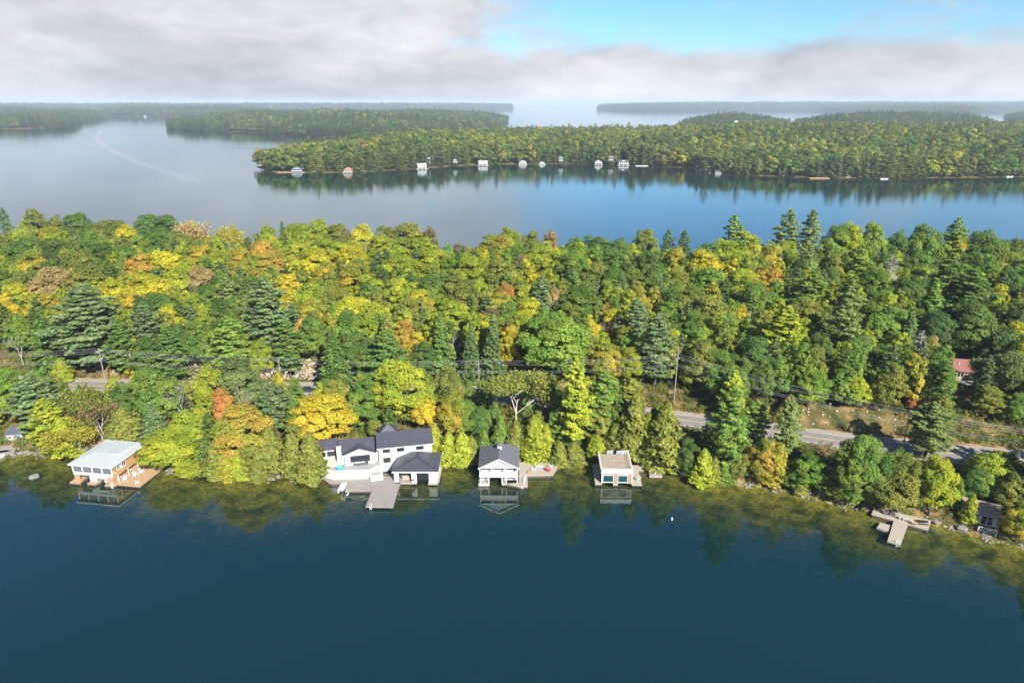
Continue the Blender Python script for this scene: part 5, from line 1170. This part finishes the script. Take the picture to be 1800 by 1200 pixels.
# ------------------------------------------------------------------ cottages and boathouses on the far shores
def far_house(u, v, wpx, wall, roof, label, h=6.5, rz=0.0, style='gable', dockx=1.3, name='cottage', cat='boathouse', z=None, on_land=False, depth=None):
    zz = 0.0 if z is None else z
    x, y = G(u, v, zz); w = wpx * (y * math.cos(PITCH) + (CAM_H - zz) * math.sin(PITCH)) / FOC; d = depth or w * .75
    r = empty(name, (x, y, zz), math.radians(rz), label, cat, 'houses on the far shore')
    e = h * .56; w *= .74 if wpx > 15 else .84; h *= .82
    MB().box(-w / 2, w / 2, 0, d, .5, e).build('wall', wall, r)
    if style == 'gable':       # gable end to the water
        mb = MB(); mb.v = [(-w / 2, .01, e + .003), (w / 2, .01, e + .003), (0, .01, h - .2), (-w / 2, d - .01, e + .003), (w / 2, d - .01, e + .003), (0, d - .01, h - .2)]; mb.f = [(0, 1, 2), (3, 5, 4)]; mb.build('gable_wall', wall, r)
        MB().slab([(-w / 2 - .7, -.8, e - .3), (0, -.8, h), (0, d + .6, h), (-w / 2 - .7, d + .6, e - .3)], .3).slab([(0, -.8, h), (w / 2 + .7, -.8, e - .3), (w / 2 + .7, d + .6, e - .3), (0, d + .6, h)], .3).build('roof', roof, r)
    elif style == 'side':
        MB().slab([(-w / 2 - .6, -.8, e - .2), (w / 2 + .6, -.8, e - .2), (w / 2 + .6, d / 2, h), (-w / 2 - .6, d / 2, h)], .3).slab([(w / 2 + .6, d + .6, e - .2), (-w / 2 - .6, d + .6, e - .2), (-w / 2 - .6, d / 2, h), (w / 2 + .6, d / 2, h)], .3).build('roof', roof, r)
        dm = MB().box(-w * .16, w * .16, d * .12, d * .45, e, h - .4).build('dormer', wall, r)
        MB().slab([(-w * .2, d * .06, h - .5), (0, d * .06, h + .5), (0, d * .5, h + .5), (-w * .2, d * .5, h - .5)], .2).slab([(0, d * .06, h + .5), (w * .2, d * .06, h - .5), (w * .2, d * .5, h - .5), (0, d * .5, h + .5)], .2).build('dormer_roof', roof, r)
    else:
        mb = MB(); q = [(-w / 2 - .8, -.9, e - .2), (w / 2 + .8, -.9, e - .2), (w / 2 + .8, d + .8, e - .2), (-w / 2 - .8, d + .8, e - .2)]; a, b = (-w * .18, d / 2, h), (w * .18, d / 2, h)
        mb.poly([q[0], q[1], b, a]).poly([q[1], q[2], b]).poly([q[2], q[3], a, b]).poly([q[3], q[0], a]); mb.build('roof', roof, r)
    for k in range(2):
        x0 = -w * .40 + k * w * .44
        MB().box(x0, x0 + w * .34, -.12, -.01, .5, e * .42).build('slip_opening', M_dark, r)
    for k in range(4):
        x0 = -w * .42 + k * w * .225
        MB().box(x0, x0 + w * .15, -.10, -.01, e * .58, e * .88).build('window', M_glass, r)
    if wpx > 14: MB().box(-w / 2 - .3, w / 2 + .3, -1.6, -.13, e * .45, e * .50).box(-w / 2 - .3, w / 2 + .3, -1.6, -1.5, e * .5, e * .62).build('balcony', M_white, r)
    if not on_land: MB().box(-w * .5 * dockx, w * .5 * dockx, -2.6, -.0, .15, .7).build('dock', M_palewood, r)
    FAR_SPOTS.append((x, y + d * .4, w * .62))
    return r
far_house(476, 297, 20, M_white, M_palegreyroof, 'white gabled boathouse nearest the tip of the far point', 9, 10)
far_house(522, 303.5, 24, M_navy, M_bluegrey, 'dark navy hip-roofed boathouse near the tip of the far point', 8, 5, 'hip', 1.5)
far_house(611, 304.5, 17, M_tanwall, M_tanroof, 'orange-tan hip-roofed boathouse on the far point', 9, 0, 'hip')
far_house(742, 297.5, 20, M_white, M_palegreyroof, 'white boathouse with stepped roofs at the far shore bend', 10, 15, 'side', 1.5)
far_house(849, 291.5, 20, M_white, M_palegreyroof, 'broad white dormered boathouse, first past the far shore bend', 9, 0, 'side', 1.4)
far_house(919, 289.5, 14, M_white, M_greysiding, 'white boathouse with grey hip roof, left of the tiny one', 7.5, 0, 'hip', 1.4)
far_house(953, 289.5, 10, M_white, M_shingle, 'tiny white boathouse with dark roof on far shore', 6.5, 0, 'gable', 1.8)
far_house(1052, 290, 16, M_greywall, M_shingle, 'grey-brown boathouse with dark gable on far shore', 10, 0, 'gable')
far_house(1096, 291, 22, M_white, M_shingle, 'largest white boathouse on the far shore, dark grey roof', 10, 0, 'side', 1.35)
far_house(1173, 292, 16, M_white, M_palegreyroof, 'white boathouse with pale roof left of the blue-grey one', 8, 8, 'hip', 1.5)
far_house(1239, 303.5, 22, M_greywall, M_bluegrey, 'blue-grey gabled boathouse where the far shore juts out', 10, -15, 'gable')
far_house(1629, 309.5, 20, M_tanwall, M_greenroof, 'green-roofed boathouse below the cleared far bank', 7, 0, 'side', 1.2)
far_house(1653, 309.5, 14, M_tanwall, M_greenroof, 'smaller green-roofed shed right of the green-roofed boathouse', 6, 0, 'side', 1.2)
far_house(519, 234.5, 18, M_white, M_white, 'long low white boathouse on the shore of the left island', 6, 0, 'side', 1.2, depth=14)
far_house(48, 225, 8, M_white, M_palegreyroof, 'white cottage at the far left shore', 11, 0, 'gable')
far_house(132, 214.5, 5, M_white, M_white, 'tiny white cottage farther up the left shore', 12, 0, 'gable')
far_house(255, 205.5, 9, M_white, M_palegreyroof, 'pale cottage far up the lake at the left', 14, 0, 'side')
far_house(1294, 219, 7, M_white, M_palegreyroof, 'white house on the wooded hill behind the far shore', 12, 0, 'side', z=36, on_land=True, cat='house')
far_house(672, 284, 12, M_greywall, M_shingle, 'grey cottage up among the trees of the far point', 11, 0, 'side', z=9, on_land=True, cat='house')
far_house(1196, 283, 10, M_white, M_greysiding, 'white cottage up the bank above the pale-roofed boathouse', 10, 0, 'side', z=9, on_land=True, cat='house')
far_house(752, 289, 9, M_white, M_palegreyroof, 'white cottage up the bank behind the stepped-roof boathouse', 12, 0, 'side', z=5, on_land=True, cat='house')
M_offwhite = mat('off_white_siding', (.40, .39, .37), .8, .12, 1)
far_house(700, 292, 8, M_tanwall, M_shingle, 'brown cottage among shore trees left of the stepped-roof boathouse', 9, 5, 'side', z=3, on_land=True, cat='house')
far_house(800, 288, 8, M_offwhite, M_shingle, 'off-white cottage among trees left of the broad dormered boathouse', 10, 0, 'gable', z=5, on_land=True, cat='house')
far_house(986, 285, 8, M_greywall, M_greenroof, 'small grey cottage in trees right of the tiny boathouse', 10, 0, 'side', z=5, on_land=True, cat='house')
far_house(1074, 284, 9, M_offwhite, M_shingle, 'off-white cottage above the grey-brown gable boathouse', 10, 0, 'side', z=6, on_land=True, cat='house')
far_house(1262, 306, 10, M_greywall, M_shingle, 'low grey boathouse just right of the blue-grey one', 6, -10, 'side', 1.3)
far_house(1495, 304, 8, M_tanwall, M_tanroof, 'small tan cottage above the tan dock on the far right shore', 9, 0, 'gable', z=5, on_land=True, cat='house')
def far_dock(u, v, wpx, label, mt=M_palewood):
    x, y = G(u, v, 0); w = wpx * (y * math.cos(PITCH) + CAM_H * math.sin(PITCH)) / FOC
    r = empty('dock', (x, y, 0), 0, label, 'dock', 'docks on the far shore')
    MB().box(-w / 2, w / 2, -2, 2, .3, .9).build('boards', mt, r); MB().box(-w * .4, -w * .3, -1.5, 1.5, -1, .3).box(w * .3, w * .4, -1.5, 1.5, -1, .3).build('crib', M_crib, r)
far_dock(1128, 292, 22, 'low white dock right of the largest white boathouse', M_white)
far_dock(1440, 314, 34, 'reddish long dock on the far right shore', M_tanwall)
far_dock(1478, 312, 30, 'tan dock continuing right of the reddish dock', M_sandstone)
far_dock(497, 303.5, 20, 'brown dock between white and navy boathouses on the point', M_tanwall)
def far_boat(u, v, wpx, label, cover=False):
    x, y = G(u, v, 0); w = wpx * (y * math.cos(PITCH) + CAM_H * math.sin(PITCH)) / FOC
    r = empty('motorboat', (x, y, 0), 0, label, 'boat', 'boats on the far water')
    mb = MB(); pr = [(-w / 2, .15), (w * .25, .15), (w / 2, 1.1), (-w / 2, 1.0)]
    n = 4; mb.v = [(a, -w * .16, b) for a, b in pr] + [(a, w * .16, b) for a, b in pr]; mb.v[2] = (w / 2, -.05, 1.2); mb.v[6] = (w / 2, .05, 1.2); mb.v[1] = (w * .25, -.2, .1); mb.v[5] = (w * .25, .2, .1)
    mb.f = [(0, 1, 2, 3), (7, 6, 5, 4)] + [(i, n + i, n + (i + 1) % n, (i + 1) % n) for i in range(n)]; mb.build('hull', M_white, r)
    MB().prism([(-w * .05, -w * .1), (w * .12, -w * .08), (w * .12, w * .08), (-w * .05, w * .1)], 1.05, [1.9, 1.3, 1.3, 1.9]).build('windscreen', M_glass, r)
    return r
far_boat(1555, 315, 16, 'white boat moored on the far right shore')
far_boat(1775, 311, 14, 'white boat at the far right edge of the photo')
far_boat(345, 229.5, 11, 'white boat against the left island')
wk = far_boat(178, 232.5, 6, 'speeding white motorboat pulling a long wake')
# its wake
M_wake, N, L_, out = nodes_of('wake_foam')
gl = N.new('ShaderNodeBsdfDiffuse'); gl.inputs[0].default_value = (.62, .63, .68, 1); tr = N.new('ShaderNodeBsdfTransparent'); mx = N.new('ShaderNodeMixShader')
at_ = N.new('ShaderNodeAttribute'); at_.attribute_name = 'foam'; L_.new(at_.outputs['Fac'], mx.inputs[0]); L_.new(tr.outputs[0], mx.inputs[1]); L_.new(gl.outputs[0], mx.inputs[2]); L_.new(mx.outputs[0], out.inputs[0])
def wake(name, pts, w0, w1, f0, f1, label):
    P = np.array([G(u, v) for u, v in pts]); t = np.linspace(0, 1, len(P)); tt = np.linspace(0, 1, 60)
    X = np.interp(tt, t, P[:, 0]); Y = np.interp(tt, t, P[:, 1]); k = np.ones(7) / 7
    Xs = np.convolve(np.pad(X, 3, 'edge'), k, 'valid'); Ys = np.convolve(np.pad(Y, 3, 'edge'), k, 'valid')
    tx, ty = np.gradient(Xs), np.gradient(Ys); ln = np.hypot(tx, ty); nx, ny = -ty / ln, tx / ln; w = w0 + (w1 - w0) * tt
    cols = []; off = [-1, -.45, 0, .45, 1]; fo = [0, .7, 1, .7, 0]
    V = np.concatenate([np.stack([Xs + nx * w * o_ / 2, Ys + ny * w * o_ / 2, np.full(60, .05)], 1) for o_ in off])
    F = np.concatenate([np.stack([np.arange(59) + j * 60, np.arange(59) + 1 + j * 60, np.arange(59) + 61 + j * 60, np.arange(59) + 60 + j * 60], 1) for j in range(4)])
    me = np_mesh(name, V, F, M_wake); a = me.attributes.new('foam', 'FLOAT', 'POINT')
    a.data.foreach_set('value', np.concatenate([(f0 + (f1 - f0) * tt) * c for c in fo]).astype(np.float32))
    tag(link(name, me), label, 'wake', kind='stuff')
wake('boat_wake', [(177, 232.5), (171, 236), (168, 241), (178, 252), (200, 266), (235, 282), (268, 294), (300, 304), (345, 320)], 7, 34, .30, .07, 'long curving wake behind the speeding motorboat')

# ------------------------------------------------------------------ woods
PX_, RZ_, SC_, KD_, TA_, TB_ = [], [], [], [], [], []
for (i, L, x, y, z, d) in LANDS:
    k = clear_of(x, y, FAR_SPOTS); x, y, z, d = x[k], y[k], z[k], d[k]
    n = len(x); sp = L['sp']
    patch = sn(x, y, .011, 5 + i) * .55 + sn(x, y, .045, 2) * .45
    con = (rng.random(n) * .7 + .15 + patch * .95) < L['con'] * (1.35 if i == 0 else 1.1) - .27 * (i == 0) + .12 * (d < 25)
    kind = np.where(con, rng.integers(3, 6, n), rng.integers(0, 3, n))
    s = sp / 8.8 * rng.uniform(.7, 1.5, n) * np.where(con, 1.12, 1.0); hs_ = (s * .30 + .80) * (1 + .16 * sn(x, y, .03, 8 + i)) * rng.uniform(.78, 1.15, n) * np.where(con, rng.uniform(.75, .98, n), .98)
    if i == 0:
        aa, ab = pick_tints(n, ['green', 'olive', 'yellow-green', 'dark green', 'orange-tipped', 'yellow', 'rust', 'orange'], [7, 5, 2.6, 5, .8, .3, .7, .1], .92)
        cold, _ = pick_tints(n, ['soft green'], [1]); ca, cb_ = pick_tints(n, ['blue-green', 'dark green', 'soft green', 'olive'], [2, 3, 4, 2], 1.05)
    else:
        aa, ab = pick_tints(n, ['green', 'olive', 'dark green', 'soft green', 'rust'], [4, 3, 5, 3, .6]); ca, cb_ = pick_tints(n, ['blue-green', 'dark green', 'dark'], [3, 3, 2])
    st = sn(x, y, .013, 9 + i) + rng.normal(size=n) * .35                  # stands that turned early and stands still green
    warm = (st > .45)[:, None]; cool = (st < -.35)[:, None]
    wa, wb = pick_tints(n, ['yellow-green', 'orange-tipped', 'olive', 'yellow'], [4, 1.0, 5, .4], .95); ga, gb = pick_tints(n, ['green', 'dark green', 'soft green'], [4, 3, 2])
    aa = np.where(warm, wa, np.where(cool, ga, aa)); ab = np.where(warm, wb, np.where(cool, gb, ab))
    PX_.append(np.stack([x, y, z - .5], 1)); RZ_.append(rng.uniform(0, 6.28, n)); SC_.append(np.stack([s, s, hs_], 1)); KD_.append(kind)
    TA_.append(np.where(con[:, None], ca, aa)); TB_.append(np.where(con[:, None], cb_, ab))
scatter('far_forest', np.concatenate(PX_), np.concatenate(RZ_), np.concatenate(SC_), np.concatenate(KD_), np.concatenate(TA_), np.concatenate(TB_), 'mixed autumn woods covering the far shores and hills', 'forest')

# trees too hidden to count: behind and under the ones above, and past the edges of the view
gx, gy = np.meshgrid(np.arange(-330, 330, 6.2), np.arange(120, 400, 6.2))
x = gx.ravel() + rng.uniform(-2.4, 2.4, gx.size); y = gy.ravel() + rng.uniform(-2.4, 2.4, gx.size)
k = (y > y_road(x) + 14) & (y < y_back(x) - 48)
outside = np.abs(x) > (y * math.cos(PITCH) + 80 * math.sin(PITCH)) * .75 + 7
k |= outside & (y > y_shore(x) + 4) & (np.abs(y - y_road(x)) > 11) & (y < y_back(x) - 6)
x, y, outside = x[k], y[k], outside[k]
dmin = np.min(np.hypot(x[:, None] - TREE_XY[None, :, 0], y[:, None] - TREE_XY[None, :, 1]) - TREE_XY[None, :, 2] * .45, 1)
k = (dmin > 1.2) & clear_of(x, y, [(*TREE_XY[-1][:2], 10.0), (TREE_XY[-1][0] - 5, TREE_XY[-1][1] - 11, 9.5), (TREE_XY[-1][0] - 9, TREE_XY[-1][1] - 20, 8.5)])
x, y, outside = x[k], y[k], outside[k]
fx, fy = np.meshgrid(np.arange(-190, 190, 6.5), np.arange(100, 215, 6.5)); fx = fx.ravel() + rng.uniform(-2.5, 2.5, fx.size); fy = fy.ravel() + rng.uniform(-2.5, 2.5, fy.size)
BUILT = [(*L2W(hs, -5, 4), 13), (*L2W(hs, 7, 4), 11), (*L2W(hs, -13, 4), 7), (-25.3, 162, 10), (-3.4, 162, 9), (7.5, 164, 8), (27.4, 161, 9.5), (37, 165, 6), (-110, 164, 11), (-99, 160, 9), (*G(1722, 915, 1), 9), (*G(27, 764, 2), 6), (*G(1590, 912, 1), 9), (*G(155, 768, 3), 7), (*G(120, 705, 5), 8), (*G(165, 705, 5), 8)]
kf = (fy > y_shore(fx) + 4.5) & (fy < y_road(fx) - 8.5) & clear_of(fx, fy, BUILT) & ((fx < 45) | (rng.random(len(fx)) < .35))
dm = np.min(np.hypot(fx[:, None] - TREE_XY[None, :, 0], fy[:, None] - TREE_XY[None, :, 1]) - TREE_XY[None, :, 2] * .5, 1)
kf &= dm > .8
nb_ = len(x); x = np.concatenate([x, fx[kf]]); y = np.concatenate([y, fy[kf]]); outside = np.concatenate([outside, np.zeros(kf.sum(), bool)])
n = len(x); z = near_height(x, y)
con = rng.random(n) < .3
kind = np.where(con, 10, rng.integers(8, 10, n)); hh = np.where(outside, rng.uniform(.8, 1.05, n), rng.uniform(.66, .92, n)) * np.where(con, .85, 1)
s = np.where(outside, rng.uniform(.8, 1.1, n), rng.uniform(.7, 1.0, n))
aa, ab = pick_tints(n, ['green', 'olive', 'yellow-green', 'bright green', 'orange-tipped', 'yellow'], [4, 3, 4, 3, .8, .7], 1.1); ca, cb_ = pick_tints(n, ['blue-green', 'dark green'], [1, 2])
hh[nb_:] *= .62; s[nb_:] *= .62
scatter('understory_woods', np.stack([x, y, z - .4], 1), rng.uniform(0, 6.28, n), np.stack([s, s, hh], 1), kind, np.where(con[:, None], ca, aa), np.where(con[:, None], cb_, ab), 'smaller trees filling the gaps of the wooded slope', 'forest')

# undergrowth on the banks
n = 9000
x = rng.uniform(-200, 200, n); t = rng.random(n)
ys, yr = y_shore(x), y_road(x)
y = ys + 1.2 + (yr - 6.6 - ys - 1.2) * t
far_side = rng.random(n) < .42
y = np.where(far_side, yr + 7.2 + rng.random(n) ** 1.3 * 22, y)
no = [(*L2W(hs, -5, 4), 12.5), (*L2W(hs, 7, 4), 9.5), (*L2W(hs, -13, 4), 6), (-25.3, 162, 8), (-3.4, 162, 8), (7.5, 164, 6), (27.4, 161, 7.5), (37, 165, 4), (-110, 164, 9), (-99, 160, 8), (*G(1722, 915, 1), 6.5), (*G(27, 764, 2), 4), (*G(1590, 912, 1), 6), (*TREE_XY[-1][:2], 8)]
clearing = [(*G(130, 662, 7), 7), (*G(165, 662, 7), 7), (*G(330, 668, 7), 6), (*G(450, 662, 7), 8), (*G(520, 665, 7), 9), (*G(1440, 735, 7), 8), (*G(1540, 752, 7), 7), (*G(155, 768, 3), 6), (*G(1205, 835, .5), 5)]
k = clear_of(x, y, no) & (clear_of(x, y, clearing) | (rng.random(n) < .12))
x, y, far_side = x[k], y[k], far_side[k]; n = len(x); z = near_height(x, y)
s = rng.uniform(.35, 1.15, n)
aa, ab = pick_tints(n, ['olive', 'green', 'rust', 'brown', 'dark green', 'yellow-green', 'soft green', 'red'], [4, 4, 2.0, 3, 3, 2, 3, .2])
scatter('undergrowth', np.stack([x, y, z - .15], 1), rng.uniform(0, 6.28, n), np.stack([s, s, s * rng.uniform(.7, 1.2, n)], 1), rng.integers(6, 8, n), aa, ab, 'low mixed bushes on the banks beside road and shore', 'undergrowth')

# ------------------------------------------------------------------ rocks, logs, buoys
ICO = None
def ico():
    t = (1 + 5 ** .5) / 2
    v = np.array([(-1, t, 0), (1, t, 0), (-1, -t, 0), (1, -t, 0), (0, -1, t), (0, 1, t), (0, -1, -t), (0, 1, -t), (t, 0, -1), (t, 0, 1), (-t, 0, -1), (-t, 0, 1)], float); v /= np.linalg.norm(v[0])
    f = np.array([(0, 11, 5), (0, 5, 1), (0, 1, 7), (0, 7, 10), (0, 10, 11), (1, 5, 9), (5, 11, 4), (11, 10, 2), (10, 7, 6), (7, 1, 8), (3, 9, 4), (3, 4, 2), (3, 2, 6), (3, 6, 8), (3, 8, 9), (4, 9, 5), (2, 4, 11), (6, 2, 10), (8, 6, 7), (9, 8, 1)])
    return v, f
IV, IF = ico()
def rocks(name, x, y, z, s, mt, label):
    n = len(x)
    V = IV[None] * (1 + rng.uniform(-.28, .28, (n, 12, 1))) * s[:, None, None] * np.stack([rng.uniform(.8, 1.4, n), rng.uniform(.7, 1.2, n), rng.uniform(.5, .85, n)], 1)[:, None, :]
    a = rng.uniform(0, 6.28, n); c, sn_ = np.cos(a)[:, None], np.sin(a)[:, None]
    V = np.stack([V[:, :, 0] * c - V[:, :, 1] * sn_, V[:, :, 0] * sn_ + V[:, :, 1] * c, V[:, :, 2]], 2) + np.stack([x, y, z], 1)[:, None, :]
    F = (IF[None] + (np.arange(n) * 12)[:, None, None]).reshape(-1, 3)
    o = link(name, np_mesh(name, V.reshape(-1, 3), F, mt)); tag(o, label, 'rocks', kind='stuff')
n = 2600
x = rng.uniform(-150, 130, n); y = y_shore(x) + rng.normal(size=n) * .9 + .2
k = clear_of(x, y, [(-25.3, 162, 6.5), (-3.4, 162, 6), (27.4, 162, 5), (-110, 164, 6)]); x, y = x[k], y[k]
rocks('shore_rocks', x, y, np.maximum(near_height(x, y), -.3) + .02, rng.uniform(.15, .6, len(x)) ** 1.2, M_rock, 'grey rocks lining the near waterline')
M_rip = mat('pink_grey_riprap', (.36, .31, .28), .95, .3, .8, bump=.3)
xs, ys = [], []
for u, v, r_, q in ((448, 660, 6.5, 420), (520, 662, 9, 620), (330, 668, 5, 220), (200, 660, 4, 90), (1440, 738, 6, 40), (1550, 752, 6, 34)):
    cx, cy = G(u, v, 8); xs.append(cx + rng.uniform(-r_, r_, q)); ys.append(float(y_road(cx)) + 8 + rng.random(q) * 9)
x = np.concatenate(xs); y = np.concatenate(ys)
rocks('rock_slope', x, y, near_height(x, y), rng.uniform(.15, .45, len(x)), M_rip, 'pale loose rocks on the slope behind the road')
def boulder(u, v, s, label, z=0.0, sq=.7):
    x, y = G(u, v, z); V = []
    me = bpy.data.meshes.new('boulder')
    import bmesh
    bm = bmesh.new(); bmesh.ops.create_icosphere(bm, subdivisions=3, radius=1)
    for q in bm.verts: q.co *= 1 + .16 * math.sin(q.co.x * 4 + u) * math.sin(q.co.y * 3.3 + v) + .10 * math.sin(q.co.z * 6 + u) + .05 * math.sin(q.co.x * 11 + q.co.y * 9)
    bm.to_mesh(me); bm.free(); me.materials.append(M_rock)
    o = link('boulder', me); o.location = (x, y, z); o.scale = (s * 1.25, s, s * sq); o.rotation_euler = (0, 0, u)
    tag(o, label, 'boulder', 'boulders at the waterline')
boulder(60, 838, 1.1, 'lone boulder in the water left of the brown boathouse', 0)
boulder(80, 792, .9, 'grey boulder at the waterline below the first cedar', .3); boulder(142, 795, 1.2, 'pale boulder on the shore beside the brown boathouse', .4); boulder(150, 789, .8, 'small pale boulder behind the larger one by the brown boathouse', .8)
boulder(430, 832, 1.2, 'boulder under the mixed red and yellow maple', .4); boulder(1448, 864, 1.7, 'large pale boulder on the shaded shore bank', .6, .6); boulder(1463, 871, 1.2, 'smaller boulder right of the large pale shore boulder', .5); boulder(1690, 928, 1.0, 'white boulder by the grey cabin shore', .4); boulder(1645, 916, 1.0, 'flat pale boulder at the end of the long shore deck', .4, .4)
for pts, r_, lb in (([(1195, 832), (1215, 838), (1240, 843)], .35, 'long bleached driftwood log along the rocky shore'), ([(1238, 846), (1275, 850)], .22, 'thinner driftwood log lying in the shallows')):
    mb = MB(); P = [(*G(u, v, .3), .35) for u, v in pts]
    for a, b in zip(P, P[1:]): mb.tube(a, b, r_, r_ * .75, 8)
    q = P[0]; mb.tube(q, (q[0] - .6, q[1] + .8, 1.0), r_ * .5, .05, 5); mb.tube(P[1], (P[1][0] + .5, P[1][1] + .7, .9), r_ * .4, .04, 5)
    tag(mb.build('driftwood_log', M_driftwood), lb, 'log')
def buoy(u, v, lb, r_=.3):
    x, y = G(u, v, 0); o = empty('buoy', (x, y, 0), 0, lb, 'buoy')
    mb = MB(); n_ = 10
    r_ *= .8; prof = [(0.0, -.25), (r_ * .8, -.15), (r_, .1), (r_ * .75, .35), (.08, .5), (.06, .75), (0, .76)]
    for (ra, za), (rb, zb) in zip(prof, prof[1:]):
        for k in range(n_):
            a0, a1 = 2 * PI * k / n_, 2 * PI * (k + 1) / n_
            mb.poly([(ra * math.cos(a0), ra * math.sin(a0), za), (ra * math.cos(a1), ra * math.sin(a1), za), (rb * math.cos(a1), rb * math.sin(a1), zb), (rb * math.cos(a0), rb * math.sin(a0), zb)])
    mb.build('float_body', M_white, o); MB().tube((0, 0, .1), (0, 0, .16), r_ * 1.03, r_ * 1.01, 10).build('band', M_redplastic, o)
buoy(1181, 913, 'small white mooring buoy on open water below the flat-roofed boathouse')

# ------------------------------------------------------------------ the air
m, N, L_, out = nodes_of('thin_haze')
pv = N.new('ShaderNodeVolumePrincipled'); pv.inputs['Color'].default_value = (.70, .82, .98, 1); pv.inputs['Density'].default_value = 0.000072; pv.inputs['Anisotropy'].default_value = 0.0
L_.new(pv.outputs[0], out.inputs['Volume'])
hz = MB().box(-46000, 46000, -4000, 48000, -14, 150).build('haze', m); tag(hz, 'pale blue haze over the lake', 'haze', kind='stuff')
